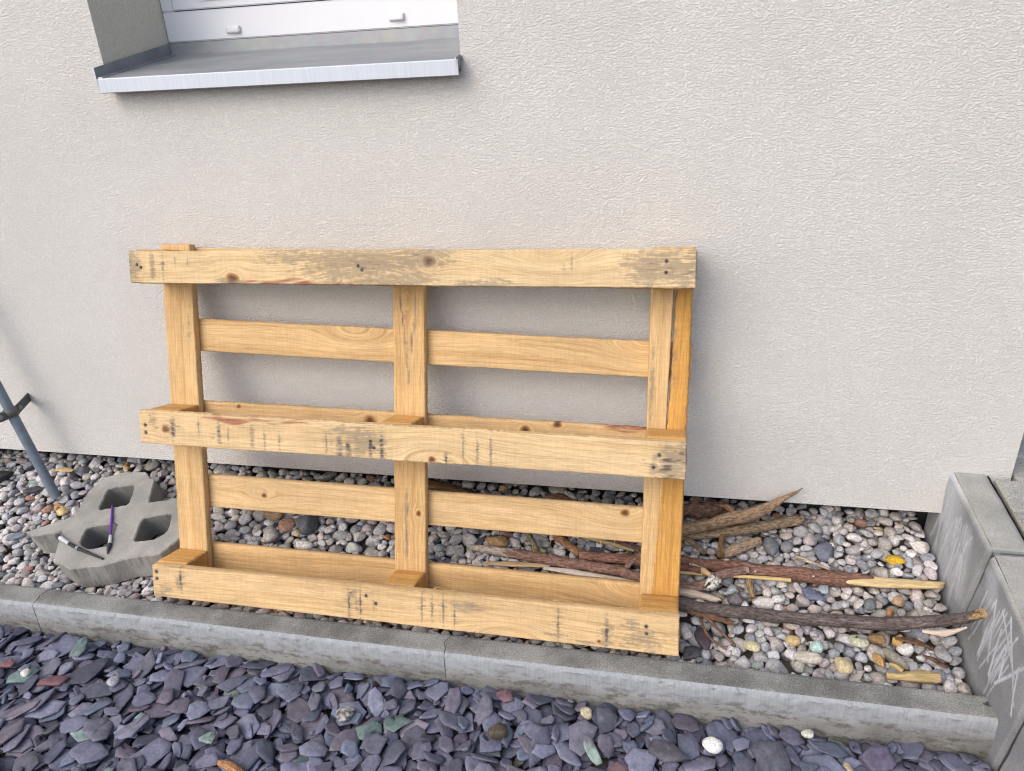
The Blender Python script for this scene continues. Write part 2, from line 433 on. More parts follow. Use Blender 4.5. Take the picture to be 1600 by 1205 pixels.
# ================================================================== KERB
def kerb(xa, xb, ea, eb, seed, label):
    """ea/eb: end shape functions of t (0 back .. 1 front)"""
    Y0, Y1 = -.352, -.412
    root = (xa, -.38, 0)
    def mp(s_, t_, q_):   # s along x, t from back to front, q from bottom to top
        x = xa + (xb - xa) * s_
        sh = np.where(s_ < .5, ea(t_) * (1 - 2 * s_) ** 24, eb(t_) * (2 * s_ - 1) ** 24)
        y = Y0 + (Y1 - Y0) * t_
        z = -.14 + q_ * .162
        # worn rounded long edges
        r = .007
        dt = np.minimum(t_, 1 - t_) * .06; top = q_ > .999
        z = z - np.where(top, np.clip(r - dt, 0, r) ** 2 / r, 0)
        y = y - np.where(t_ > .999, (1 - q_) * .006, 0)
        z = z + np.where(top, fbm(x * 45, y * 45, seed) * .0016, 0)
        y = y + np.where(t_ > .999, fbm(x * 40, q_ * 8, seed + 3) * .0014 + np.where(top, fbm(x * 90, y * 0, seed + 5) * .007, 0), 0)
        return np.c_[x + sh - root[0], y - root[1], z]
    n = max(40, int((xb - xa) / .005))
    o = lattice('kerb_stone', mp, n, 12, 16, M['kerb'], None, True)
    o.location = root
    try: o.data.set_sharp_from_angle(angle=R_(50))
    except Exception: pass
    return tag(o, label, 'kerb', 'concrete kerb stones edging the pebble bed')
bumpf = lambda t_, a=.008: a * np.exp(-((t_ - .45) / .2) ** 2)
kerb(-1.32, -.3165, lambda t_: 0 * t_, lambda t_: bumpf(t_, -.006), 1, 'concrete kerb stone running out of the left edge of the photo')
kerb(-.315, .7005, lambda t_: bumpf(t_, -.006), lambda t_: bumpf(t_, -.008) , 2, 'concrete kerb stone in front of the left half of the pallet')
kerb(.702, 1.741, lambda t_: bumpf(t_, -.008), lambda t_: -.022 * np.exp(-((t_ - .40) / .10) ** 2) + .007 * (t_ > .55) - .004 * (t_ < .3), 3, 'concrete kerb stone ending in a notch against the right retaining stones')
kerb(-2.33, -1.3215, lambda t_: 0 * t_, lambda t_: 0 * t_, 4, 'concrete kerb stone beyond the left edge of the photo')

# ================================================================== RETAINING STONES (right)
def seg_dist(py, pz, a, b):
    a = np.array(a); b = np.array(b); dv = b - a; L2 = dv @ dv
    t = np.clip(((py - a[0]) * dv[0] + (pz - a[1]) * dv[1]) / L2, 0, 1)
    return np.hypot(py - a[0] - t * dv[0], pz - a[1] - t * dv[1]), t
def retain(TL, TR, BL, BR, strokes, label, seed, x0=1.735, wd=.073):
    """corners (y,z): TL nearest the wall"""
    TL, TR, BL, BR = map(np.array, (TL, TR, BL, BR))
    root = np.array([x0 + wd / 2, (BL[0] + BR[0]) / 2, -.14])
    def mp(s_, t_, q_):   # s: wall->camera, t: bottom->top, q: inner (x0) -> outer
        P = (BL * ((1 - s_) * (1 - t_))[:, None] + BR * (s_ * (1 - t_))[:, None] + TL * ((1 - s_) * t_)[:, None] + TR * (s_ * t_)[:, None])
        y, z = P[:, 0], P[:, 1]; x = x0 + wd * q_
        LS = .27; HT = .38; r = .011
        inn = q_ < .001
        dtop = (1 - t_) * HT; ds = np.minimum(s_, 1 - s_) * LS
        x = x + np.where(inn, np.clip(r - dtop, 0, r) ** 2 / r + np.clip(r - ds, 0, r) ** 2 / r, 0)
        tp = t_ > .999; dq = np.minimum(q_, 1 - q_) * wd
        z = z - np.where(tp, np.clip(r - dq, 0, r) ** 2 / r * .6 + np.clip(.006 - ds, 0, .006) ** 2 / .006, 0)
        x = x + np.where(inn, fbm(y * 16, z * 16, seed) * .0022, 0); z = z + np.where(tp, fbm(y * 25, x * 25, seed) * .002, 0)
        return np.c_[x - root[0], y - root[1], z - root[2]]
    def at(s_, t_, q_):
        P = mp(s_, t_, q_) + root; a = np.zeros(len(P))
        for (A, B, wdt, st) in strokes:
            dd, tt = seg_dist(P[:, 1], P[:, 2], A, B)
            a = np.maximum(a, st * np.clip(1.6 - dd / wdt, 0, 1) * (1 - .35 * tt))
        a *= (q_ < .001)
        return {'chalk': a}
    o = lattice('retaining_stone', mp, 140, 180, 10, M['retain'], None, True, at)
    try: o.data.set_sharp_from_angle(angle=R_(60))
    except Exception: pass
    o.location = tuple(root)
    return tag(o, label, 'retaining stone', 'concrete retaining stones stepping down beside the paving')
rs = random.Random(5)
st1 = [((.0 - .02, .27), (-.1, .09), .055, .45), ((-.03, .25), (-.07, .08), .03, .62), ((-.14, .22), (-.16, .10), .022, .5)]
for k in range(58):
    y0 = rs.uniform(-.16, .0); z0 = .27 + .13 * y0 - rs.uniform(.01, .09)
    L = rs.uniform(.05, .16); st1.append(((y0, z0), (y0 + rs.uniform(-.02, .03) , z0 - L), rs.uniform(.0014, .0042), rs.uniform(.35, .95)))
st2 = [((-.27, .22), (-.31, .12), .02, .45)]
for k in range(26):
    y0 = rs.uniform(-.40, -.26); z0 = rs.uniform(.13, .215) + .1 * (y0 + .3)
    L = rs.uniform(.05, .12); st2.append(((y0, z0), (y0 + L * rs.uniform(.12, .4), z0 - L), rs.uniform(.0012, .0022), rs.uniform(.7, 1)))
for a, b in (((-.371, .069), (-.435, .17)), ((-.438, .065), (-.423, .157)), ((-.379, .09), (-.37, .185)), ((-.345, .062), (-.343, .168)),
             ((-.291, .063), (-.303, .161)), ((-.33, .20), (-.42, .13)), ((-.36, .21), (-.44, .09)), ((-.30, .2), (-.33, .08))):
    st2.append((a, b, .0026, 1))
retain((.075, .300), (-.232, .262), (.075, -.14), (-.150, -.14), st1, 'grey retaining stone nearest the wall, its face rubbed with white chalk', 1)
retain((-.238, .258), (-.485, .208), (-.156, -.14), (-.428, -.14), st2, 'second retaining stone from the wall, with scribbled chalk lines', 2)
retain((-.491, .206), (-.745, .160), (-.434, -.14), (-.70, -.14), [], 'third retaining stone from the wall, plain and in the lower right corner', 3)
retain((-.751, .158), (-1.0, .115), (-.706, -.14), (-.96, -.14), [], 'fourth retaining stone, beyond the lower right corner', 4)
# paving beyond them
def paving():
    bm = bmesh.new(); rr = random.Random(3)
    def sl(y): return .293 + .135 * min(y, 0)
    ys = [(-.019 - .0985 * k) for k in range(-6, 12)]
    for r in range(len(ys) - 1):
        ya, yb = ys[r], ys[r + 1]
        x = 1.8135 if ya <= .01 else 1.858
        if ya > .01 and yb < .01: x = 1.858
        off = .2 if r % 2 else .1
        first = True
        while x < 3.0:
            L = off if first else .2; first = False
            vs = []
            for (xx, yy) in ((x + .0015, ya - .0015), (x + L - .0015, ya - .0015), (x + L - .0015, yb + .0015), (x + .0015, yb + .0015)):
                vs.append((xx, yy, sl(yy) + rr.uniform(-.0015, .0015)))
            B = [bm.verts.new((p[0], p[1], -.14)) for p in vs]
            ins = .004
            cx = (vs[0][0] + vs[1][0]) / 2; cy = (vs[0][1] + vs[2][1]) / 2
            Tt = [bm.verts.new((p[0], p[1], p[2] - .005)) for p in vs]
            U = [bm.verts.new((p[0] + math.copysign(ins, cx - p[0]), p[1] + math.copysign(ins, cy - p[1]), p[2])) for p in vs]
            for i in range(4):
                j = (i + 1) % 4
                bm.faces.new([B[i], B[j], Tt[j], Tt[i]]); bm.faces.new([Tt[i], Tt[j], U[j], U[i]])
            bm.faces.new(U); x += L
    o = bobj('pavement', bm, M['slab'], None)
    return tag(o, 'grey concrete block paving beside the retaining stones', 'paving', kind='structure')
paving()

# ================================================================== PALLET
LEAN = R_(15.6667)
pal = empty('pallet', (-.0233, -.2201, 0.0)); pal.rotation_euler = (R_(90) - LEAN, 0, 0)
tag(pal, 'yellowish pine pallet standing on its long side, leaning on the stucco wall', 'pallet')
_seed = [0]
def board(name, c, w0, w1, along='u', knots=(), stains=(), reds=(), tone=0., rough=.0012, edge=0.0, parent=None, swirl=(), label=None, nwood=1.0, tonef=None, notch=None, nails_=()):
    """c: corners TL,TR,BL,BR in pallet (u,v)"""
    _seed[0] += 1; sd_ = _seed[0]
    TL, TR, BL, BR = [np.array(x, float) for x in c]
    Lu = np.linalg.norm(TR - TL); Lv = np.linalg.norm(TL - BL)
    L, W = (Lu, Lv) if along == 'u' else (Lv, Lu)
    fine = .0019 if name == 'runner' else (.0028 if name == 'cross_board' else .004)
    ns = max(8, int(L / fine)); ntt = max(6, int(W / (fine * .85))); nq = max(2, int((w1 - w0) / .007))
    a, b = (ns, ntt) if along == 'u' else (ntt, ns)
    th = w1 - w0
    def mp(s_, t_, q_):
        P = (BL * ((1 - s_) * (1 - t_))[:, None] + BR * (s_ * (1 - t_))[:, None] + TL * ((1 - s_) * t_)[:, None] + TR * (s_ * t_)[:, None])
        u, v = P[:, 0].copy(), P[:, 1].copy(); w_ = w0 + th * q_
        ch = .0012
        eu = np.where(s_ < 1e-6, 1, np.where(s_ > 1 - 1e-6, -1, 0)); ev = np.where(t_ < 1e-6, 1, np.where(t_ > 1 - 1e-6, -1, 0))
        eq = np.where(q_ < 1e-6, 1, np.where(q_ > 1 - 1e-6, -1, 0))
        lenc = u if along == 'u' else v; wc = v if along == 'u' else u
        rg = fbm(lenc * 9, wc * 3 + w_ * 20, sd_) * rough * .9 + fbm(lenc * 140, w_ * 50, sd_ + 9) * rough * .7
        if along == 'u':
            v += np.where(ev != 0, rg, 0); u += np.where(eu != 0, fbm(v * 60, w_ * 90, sd_ + 4) * .0015, 0)
        else:
            u += np.where(eu != 0, rg, 0); v += np.where(ev != 0, fbm(u * 60, w_ * 90, sd_ + 4) * .0015, 0)
        two = (np.abs(eu) + np.abs(ev) + np.abs(eq)) >= 2
        u += np.where(two, eu * ch, 0); v += np.where(two, ev * ch, 0); w_ = w_ + np.where(two, eq * ch, 0)
        if notch is not None: u, v, w_ = notch(u, v, w_, s_, t_, q_)
        return np.c_[u, v, w_]
    def at(s_, t_, q_):
        P = mp(s_, t_, q_)
        if along == 'u': l = P[:, 0] - min(BL[0], TL[0]); x = (P[:, 1] - (BL[1] + (BR[1] - BL[1]) * s_))
        else: l = P[:, 1] - BL[1]; x = P[:, 0] - (BL[0] + (TL[0] - BL[0]) * t_)
        g = x + .004 * np.sin(l * 4 + sd_) + fbm(l * 3, x * 8, sd_) * .003
        kn = np.zeros(len(P)); red = np.zeros(len(P)); stn = np.zeros(len(P))
        for (kl, kx, kr) in tuple(knots) + tuple((a_, b_, -c_) for a_, b_, c_ in swirl):
            kr_, dark = abs(kr), kr > 0
            dl = (l - kl) * (.8 if dark else .42); dx = x - kx * W; d2 = np.sqrt(dl ** 2 + dx ** 2) + 1e-6
            R0 = kr_ * (1.5 if dark else 1)
            g = np.where(d2 > R0, g - dx * R0 ** 2 / d2 ** 2, g * 0 + (R0 - d2) * 1.0 + .3)
            if dark:
                kn = np.maximum(kn, np.clip(1.25 - d2 / kr_ + .07 * np.sin(np.arctan2(dx, dl) * 3 + sd_), 0, 1))
        for (sl, sx, rl, rx, am) in stains:
            if rl < .012:      # transverse ink or strap marks: broken up from fibre to fibre, bleeding along the grain
                lw = l + .0022 * vnoise(x * 420 + sl * 90, l * 12, sd_); br_ = vnoise(x * 520 + 7 * sl, l * 60, sd_ + 2) + .5
                dd = ((lw - sl) / rl) ** 2 + ((x / W - sx) / rx) ** 2; d3 = ((l - sl) / (rl * 3.2 + .004)) ** 2 + ((x / W - sx) / rx) ** 2
                stn = np.maximum(stn, am * np.exp(-dd ** 1.3) * (.45 + .95 * br_)); stn = np.maximum(stn, am * .85 * np.exp(-d3) * np.clip(br_ * 1.7 - .75, 0, 1))
            else:
                lw = l + .02 * fbm(l * 30, x * 160, sd_)
                dd = ((lw - sl) / rl) ** 2 + ((x / W - sx) / rx) ** 2
                stn = np.maximum(stn, am * np.exp(-dd ** 1.3) * (.9 + .5 * fbm(l * 50, x * 260, sd_ + 3)))
        for (sl, sx) in nails_:
            dd = np.hypot(P[:, 0] - sl, P[:, 1] - sx); stn = np.maximum(stn, .95 * np.clip(1.7 - dd / .0042, 0, 1))
        for (sl, sx, rl, rx, am) in reds:
            dd = ((l - sl) / rl) ** 2 + ((x / W - sx + .05 * np.sin(l * 60)) / rx) ** 2
            red = np.maximum(red, am * np.clip(1.6 - dd * 1.3, 0, 1))
        front = q_ > .5
        if w0 > .1: stn = np.where(front, stn, 0)
        tn = np.full(len(P), float(tone))
        if tonef is not None: tn = tonef(l, x, tn)
        return {'gc': np.c_[l + sd_ * 3.7, g * nwood + sd_ * 1.3, P[:, 2] * 1.0 + sd_ * .7], 'knot': kn, 'stain': stn, 'red': red, 'tone': tn}
    o = lattice(name, mp, a, b, nq, M['wood'], parent or pal, False, at)
    if label: o['label'] = label
    return o

def rect(u0, u1, v0, v1): return [(u0, v1), (u1, v1), (u0, v0), (u1, v0)]
W_D, W_C, W_B, W_R = .0205, .0415, .1215, .143
T_ = lambda *xs: [(x, .5, .0022, .42, .95) for x in xs]
# deck boards (wall side)
board('deck_board', [(0.0, .806), (1.2, .797), (0.0, .728), (1.2, .722)], 0, W_D, tone=.30, knots=((.25, .8, .006),), rough=.002, edge=1)
board('deck_board', [(-.005, .643), (1.205, .614), (-.005, .566), (1.205, .537)], 0, W_D, tone=.36, swirl=((.475, .98, .033), (1.115, 1.0, .032)), knots=(), label='deck board with a large swirl beside the middle post')
board('deck_board', [(0.0, .446), (1.2, .433), (0.0, .366), (1.2, .356)], 0, W_D, tone=.34, knots=((.50, .72, .010), (.86, .72, .009), (.93, .92, .008), (.17, .9, .005)), reds=((1.11, .95, .10, .11, 1),), rough=.0025)
board('deck_board', [(0.0, .263), (1.2, .258), (0.0, .181), (1.2, .180)], 0, W_D, tone=.20, knots=((.225, .50, .006), (1.08, .80, .008)), swirl=((.215, .62, .016), (1.06, 1.05, .03)))
board('deck_board', [(0.0, .089), (1.2, .086), (0.0, .006), (1.2, .006)], 0, W_D, tone=.45, swirl=((.52, .02, .03), (1.12, .95, .04)))
# cross boards
c1 = board('cross_board', [(.003, .813), (.080, .813), (.000, .0), (.080, .0)], W_D + .0004, W_C, 'v', tone=.42, rough=.0015, stains=((.62, .8, .05, .1, .3),), label='left upright cross board, pale and clean')
c2 = board('cross_board', [(.570, .802), (.642, .802), (.559, .0), (.637, .0)], W_D + .0004, W_C, 'v', tone=.48, knots=((.215, .82, .006),), swirl=((.70, .45, .016),), reds=((.655, .50, .075, .10, .30),), stains=((.69, .24, .025, .035, .95), (.65, .31, .025, .035, .95), (.61, .38, .025, .035, .9), (.57, .45, .03, .035, .95), (.52, .50, .03, .03, .9), (.67, .72, .03, .03, .8), (.635, .66, .02, .035, .9), (.60, .60, .02, .04, .95), (.16, .42, .11, .06, .75), (.23, .45, .04, .04, .8)), label='middle upright cross board with a dark pointed grain figure')
def crack(u, v, w_, s_, t_, q_): return u, v, w_
def tone_r(l, x, tn):
    edge_ = .0225 + .029 * np.clip(l / .72, 0, 1)
    k = np.clip((x - edge_) / .0012, 0, 1); return tn * (1 - k) + .98 * k
c3 = board('cross_board', [(1.118, .806), (1.1655, .806), (1.118, .40), (1.1585, .40)], W_D + .0004, W_C, 'v', tone=.38, stains=((.12, .18, .09, .12, .6),), label='right upright cross board split lengthwise, pale half')
c4 = board('cross_board', [(1.1705, .806), (1.2005, .806), (1.1590, .40), (1.2005, .40)], W_D + .0004, W_C - .0015, 'v', tone=1.0, stains=((.18, .1, .10, .3, .4),), rough=.003, label='orange split half of the right upright cross board')
c5 = board('cross_board', [(1.118, .3995), (1.2005, .3995), (1.117, .0), (1.2005, .0)], W_D + .0004, W_C, 'v', tone=.38, tonef=lambda l, x, tn: np.where(x > .0225 + .019 * np.clip(l / .4, 0, 1), .98, tn), rough=.0015, label='lower right upright cross board, pale on its left, orange on its right')
# blocks
BL_ = []
for (ua, ub) in ((.0005, .079), (.565, .637), (1.1205, 1.1985)):
    for (va, vb) in ((.724, .798), (.365, .440), (.003, .0785)):
        b_ = board('block', rect(ua, ub, va, vb), W_C + .0004, W_B, 'u', tone=.85, rough=.0012, nwood=.8)
# runners (front)
NT_ = ((.021, .765), (.030, .759), (.535, .765), (.543, .757), (1.146, .777), (1.146, .756))
NM_ = ((.013, .409), (.013, .392), (.553, .402), (.560, .388), (1.147, .408), (1.137, .383))
NB_ = ((.014, .061), (.014, .044), (.534, .056), (.556, .040), (1.135, .053), (1.136, .038))
r_top = board('runner', [(.001, .7945), (1.201, .7995), (0.000, .7245), (1.2015, .7268)], W_B + .0004, W_R, tone=.05,
    knots=((.685, .70, .0105), (.25, .16, .012)), swirl=((.93, 1.1, .03), (.55, -.1, .03)), rough=.0018,
    stains=((.0, .5, .035, .7, .75), (.058, .55, .007, .45, .8), (.085, .5, .003, .4, .8), (.115, .6, .0018, .3, .7), (.145, .7, .0016, .2, .7), (.40, .85, .10, .35, .55), (.53, .6, .14, .6, .72), (.66, .8, .07, .4, .70), (.60, .15, .12, .3, .6),
            (.80, .05, .07, .2, .55), (.97, .7, .0022, .3, .6), (.955, .5, .0015, .2, .5), (1.13, .55, .07, .55, .72), (1.19, .5, .03, .6, .72), (.24, .08, .03, .12, .7)),
    reds=((.37, .02, .11, .15, 1), (.52, .0, .09, .05, .7)), nails_=NT_, label='top front board, weathered grey with knots and a bark edge')
r_mid = board('runner', [(-.0025, .442), (1.198, .4368), (-.0025, .3653), (1.1995, .3615)], W_B + .0004, W_R, tone=.10,
    knots=((.067, .48, .008), (.69, .10, .0065)), swirl=((.70, .0, .03),), rough=.003,
    stains=((.085, .5, .007, .35, 1.0), (.04, .65, .012, .3, .5), (.15, .62, .0018, .3, .8), (.20, .45, .005, .35, .85), (.222, .4, .0025, .25, .8), (.28, .4, .006, .4, .7), (.31, .3, .003, .4, .75), (.345, .3, .003, .3, .7),
            (.455, .35, .0022, .4, .8), (.485, .25, .009, .40, 1.05), (.505, .25, .009, .3, .95), (.53, .4, .012, .45, .75), (.555, .35, .006, .4, 1.0), (.58, .35, .006, .45, 1.05), (.50, .75, .06, .2, .55), (.54, .5, .05, .4, .6),
            (.72, .15, .004, .2, .9), (.757, .45, .0022, .5, .8), (.787, .4, .003, .45, .85), (.815, .4, .003, .4, .8), (1.17, .35, .022, .55, .95), (1.19, .5, .02, .5, .85), (1.14, .3, .01, .3, .7)),
    reds=((.235, .87, .075, .10, 1), (.36, .88, .06, .06, .8)), nails_=NM_, label='middle front board with dark stamp smears and a red bark strip')
r_bot = board('runner', [(.002, .0762), (1.1995, .0812), (.0015, -.001), (1.2015, -.0045)], W_B + .0004, W_R, tone=.22,
    knots=((1.04, .18, .0035),), swirl=((.85, -.1, .03),), rough=.0018,
    stains=((.075, .6, .0045, .4, 1.05), (.07, .55, .01, .25, .6), (.492, .45, .003, .5, 1), (.505, .75, .012, .14, .9), (.519, .5, .0026, .5, 1), (.510, .5, .004, .35, .6), (.55, .5, .003, .2, .6), (.66, .55, .0025, .5, .9), (.683, .6, .0025, .4, .9), (.708, .55, .003, .5, .9), (.733, .5, .003, .5, .8), (.76, .75, .04, .16, .65),
            (.955, .5, .0026, .6, .95), (1.055, .45, .005, .5, 1.05), (1.06, .4, .014, .3, .6), (1.13, .4, .05, .4, .55), (1.10, .7, .03, .2, .5), (.03, .2, .03, .25, .5), (.95, .22, .03, .07, .55), (1.05, .12, .08, .06, .5)),
    reds=((.80, .72, .03, .06, .4),), nails_=NB_, label='lowest front board with ink marks, nearest the kerb')
# nails
def nail(u, v, w_, parent):
    bm = bmesh.new()
    bmesh.ops.create_cone(bm, cap_ends=True, segments=12, radius1=.0032, radius2=.0024, depth=.0016)
    o = bobj('nail', bm, M['nail'], parent); o.location = (u, v, w_)
    o.rotation_euler = (random.uniform(-.3, .3), random.uniform(-.3, .3), 0)
for r_, pts in ((r_top, NT_), (r_mid, NM_), (r_bot, NB_)):
    for (u, v) in pts: nail(u, v, W_R + .0003, r_)
# raised splinters
def fibre(name, pts, r, mat, parent, c=(.6, .42, .2)):
    P = np.array(pts, float); n = len(P); V = []; F = []
    for i in range(n):
        t = P[min(i + 1, n - 1)] - P[max(i - 1, 0)]; t /= np.linalg.norm(t)
        a = np.cross(t, [.3, .2, .9]); a /= np.linalg.norm(a); b = np.cross(t, a)
        rr = r * (1 - .8 * i / (n - 1))
        for k in range(4):
            an = k * math.pi / 2; V.append(P[i] + rr * (a * math.cos(an) + b * math.sin(an)))
    for i in range(n - 1):
        for k in range(4): F.append((i * 4 + k, i * 4 + (k + 1) % 4, i * 4 + 4 + (k + 1) % 4, i * 4 + 4 + k))
    return np_mesh(name, V, F, mat, parent, attrs={'tone': np.full(len(V), .5), 'gc': np.array(V), 'knot': np.zeros(len(V)), 'stain': np.zeros(len(V)), 'red': np.zeros(len(V))})
rf = random.Random(8)
def curl(p, dv, L, n=7, amp=.004):
    out = [np.array(p, float)]; dv = np.array(dv, float); dv /= np.linalg.norm(dv)
    for i in range(n):
        dv = dv + np.array([rf.uniform(-.3, .3), rf.uniform(-.3, .3), rf.uniform(-.15, .25)]); dv /= np.linalg.norm(dv)
        out.append(out[-1] + dv * L / n)
    return out
fibre('splinter', curl((.002, .70, .032), (-.2, -1, .1), .05), .0007, M['wood'], c1)
fibre('splinter', curl((-.001, .71, .035), (-.4, -1, 0), .03), .0006, M['wood'], c1)
fibre('splinter', curl((1.085, .717, .12), (-.03, -1, .0), .055), .0005, M['wood'], r_top)
for k in range(16):
    u = .07 + k * .0066 + rf.uniform(-.003, .003)
    fibre('splinter', curl((u, .3665, W_R), (rf.uniform(-.9, .5), -1, .5), rf.uniform(.008, .018)), .0008, M['wood'], r_mid)
for k in range(14):
    u = .60 + rf.uniform(0, .15)
    fibre('splinter', curl((u, .3645, W_R - .002), (rf.uniform(-.9, .9), -.8, .5), rf.uniform(.005, .012)), .0007, M['wood'], r_mid)
for k in range(10):
    u = rf.uniform(.5, 1.15)
    fibre('splinter', curl((u, .0865, W_R - .003), (rf.choice((-1, 1)), .25, .2), rf.uniform(.02, .05)), .0009, M['wood'], r_bot)
for (u, v) in ((.80, .182), (.92, .181), (.97, .181), (1.03, .18), (1.06, .18)):
    fibre('splinter', curl((u, v, .018), (rf.uniform(-.6, .6), -1, .2), rf.uniform(.015, .03)), .0007, M['wood'], r_bot)

# ================================================================== PEBBLES (stuff) : settled by dropping onto a height map
rng = np.random.default_rng(11)
def pebble_proto(seed, sub=3, cuts=6, power=2.3):
    bm = bmesh.new(); bmesh.ops.create_icosphere(bm, subdivisions=sub, radius=1)
    r = np.random.default_rng(seed)
    V = np.array([v.co[:] for v in bm.verts]); F = np.array([[v.index for v in f.verts] for f in bm.faces]); bm.free()
    off = r.uniform(0, 50, 3)
    nn = np.array([mn.noise(Vector(v * .9 + off)) for v in V]); n2 = np.array([mn.noise(Vector(v * 2.2 + off)) for v in V])
    V = V * (1 + .22 * nn + .07 * n2)[:, None]
    for k in range(cuts):
        n = r.normal(size=3); n /= np.linalg.norm(n); dd = r.uniform(.55, .90)
        ex = np.clip(V @ n - dd, 0, None); V = V - ex[:, None] * n * .93
    V -= (V.max(0) + V.min(0)) / 2; V /= (V.max(0) - V.min(0)) / 2
    return V, F
PRO = [pebble_proto(i, 3, cuts=int(rng.integers(5, 13))) for i in range(30)]
PAL_P = np.array([(.39, .385, .38), (.46, .44, .42), (.33, .32, .315), (.52, .49, .45), (.37, .345, .31), (.42, .39, .385), (.25, .25, .26), (.30, .315, .34), (.58, .56, .53),
                  (.36, .325, .29), (.45, .41, .36), (.205, .21, .23), (.40, .355, .335), (.38, .385, .39), (.35, .36, .33)])
PAL_W = np.array([9, 9, 8, 6, 6, 7, 5, 4, 4, 4, 4, 2.5, 4, 6, 3.]); PAL_W /= PAL_W.sum()
ODD = [(.42, .27, .10), (.34, .18, .09), (.50, .40, .20), (.13, .14, .17), (.30, .17, .13), (.26, .30, .27), (.66, .65, .63)]

class HMap:
    def __init__(s, x0, x1, y0, y1, res, base, target):
        s.x0, s.y0, s.res = x0, y0, res
        s.nx, s.ny = int((x1 - x0) / res), int((y1 - y0) / res)
        X = x0 + (np.arange(s.nx) + .5) * res; Y = y0 + (np.arange(s.ny) + .5) * res
        s.X, s.Y = np.meshgrid(X, Y, indexing='ij')
        s.h = base(s.X, s.Y).astype(float); s.t = target(s.X, s.Y)
    def win(s, x, y, r):
        i0 = max(0, int((x - r - s.x0) / s.res)); i1 = min(s.nx, int((x + r - s.x0) / s.res) + 1)
        j0 = max(0, int((y - r - s.y0) / s.res)); j1 = min(s.ny, int((y + r - s.y0) / s.res) + 1)
        return slice(i0, i1), slice(j0, j1)

PAVER_OUT = [(-0.476,-0.237),(-0.373,-0.176),(-0.390,-0.095),(-0.373,-0.046),(-0.326,-0.024),(-0.261,-0.018),(-0.236,-0.039),(-0.219,-0.042),(-0.189,-0.117),(-0.146,-0.104),(-0.107,-0.093),(-0.053,-0.155),(-0.033,-0.207),(-0.063,-0.262),(-0.147,-0.284),(-0.193,-0.308),(-0.273,-0.326),(-0.336,-0.305),(-0.361,-0.255),(-0.370,-0.225),(-0.443,-0.247)]
def inpoly(X, Y, P):
    c = np.zeros(X.shape, bool); n = len(P)
    for i in range(n):
        x1, y1 = P[i]; x2, y2 = P[(i + 1) % n]
        c ^= ((y1 > Y) != (y2 > Y)) & (X < (x2 - x1) * (Y - y1) / (y2 - y1 + 1e-12) + x1)
    return c
hm = HMap(-1.7, 1.735, -.352, .10, .003, lambda X, Y: Hg(Y) - .034,
          lambda X, Y: Hg(Y) + .002 - .006 * np.exp(-((Y + .35) / .02) ** 2) + fbm(X * 6, Y * 9, 3) * .010 - .004 * np.exp(-((Y - .07) / .03) ** 2))
pav = inpoly(hm.X, hm.Y, PAVER_OUT)
hm.t = np.where(pav, .07 + .3 * (hm.Y + .3) - .085, hm.t)
hm.h = np.where(pav, np.minimum(hm.h, hm.t - .01), hm.h)
VV = []; FF = []; CC = []; nv = 0
placed = []
def drop(hm, x, y, a, b, c, th, commit=True, extra=0.):
    r = max(a, b); wi = hm.win(x, y, r)
    dx = hm.X[wi] - x; dy = hm.Y[wi] - y
    u = (dx * math.cos(th) + dy * math.sin(th)) / a; v = (-dx * math.sin(th) + dy * math.cos(th)) / b
    q2 = u * u + v * v; m = q2 < .80
    if not m.any(): return None
    k = c * np.sqrt(np.clip(1 - q2, 0, 1)) * .86
    z = np.max(np.where(m, hm.h[wi] + k, -9)) + extra
    tt = hm.t[wi][m].mean()
    return z, tt, wi, m, k
N = 11200
for n in range(N):
    big = rng.random(); fine_ = n > 8600
    a = rng.uniform(.0115, .0180) if big < .72 else rng.uniform(.0170, .0245)
    b = a * rng.uniform(.66, .98); c = b * rng.uniform(.55, .9)
    if n < 1200: a, b, c = a * 1.1, b * 1.1, c * 1.1
    if fine_: f_ = rng.uniform(.42, .68); a, b, c = a * f_, b * f_, c * f_
    best = None
    for _ in range(7):
        x = rng.uniform(-1.69, 1.722) if rng.random() > .0 else 0
        y = rng.uniform(-.352 + a * .8, .092); th = rng.uniform(0, math.pi)
        if x > 1.735 - a: continue
        res = drop(hm, x, y, a, b, c, th)
        if res is None: continue
        z, tt = res[0], res[1]
        over = z + c * .6 - tt
        if best is None or over < best[0]: best = (over, x, y, th, res)
    if best is None or best[0] > .004: continue
    over, x, y, th, (z, tt, wi, m, k) = best
    hm.h[wi] = np.where(m, np.maximum(hm.h[wi], z + k), hm.h[wi])
    placed.append((x, y, z, a, b, c, th))
for (x, y, z, a, b, c, th) in placed:
    if z < hm.t[min(hm.nx - 1, int((x - hm.x0) / hm.res)), min(hm.ny - 1, int((y - hm.y0) / hm.res))] - .042: continue
    V, F = PRO[rng.integers(len(PRO))]
    v = V * (a, b, c)
    tx, ty = rng.normal(0, .26, 2)
    Rm = np.array(Matrix.Rotation(th, 3, 'Z') @ Matrix.Rotation(tx, 3, 'X') @ Matrix.Rotation(ty, 3, 'Y'))
    v = v @ Rm.T + (x, y, z)
    cc = np.array(ODD[rng.integers(len(ODD))]) if rng.random() < .028 else PAL_P[rng.choice(len(PAL_P), p=PAL_W)]
    cc = np.clip(cc * rng.uniform(.84, 1.24) * (1.02, 1.03, 1.09), 0, .8)
    VV.append(v); FF.append(F + nv); CC.append(np.tile(cc, (len(v), 1))); nv += len(v)
o = np_mesh('pebble_bed', np.concatenate(VV), np.concatenate(FF), M['pebble'], smooth=True, attrs={'col': np.concatenate(CC)}, recalc=False)
tag(o, 'rounded grey and beige river pebbles filling the bed along the wall', 'pebbles', kind='stuff')
print('pebbles', len(VV))

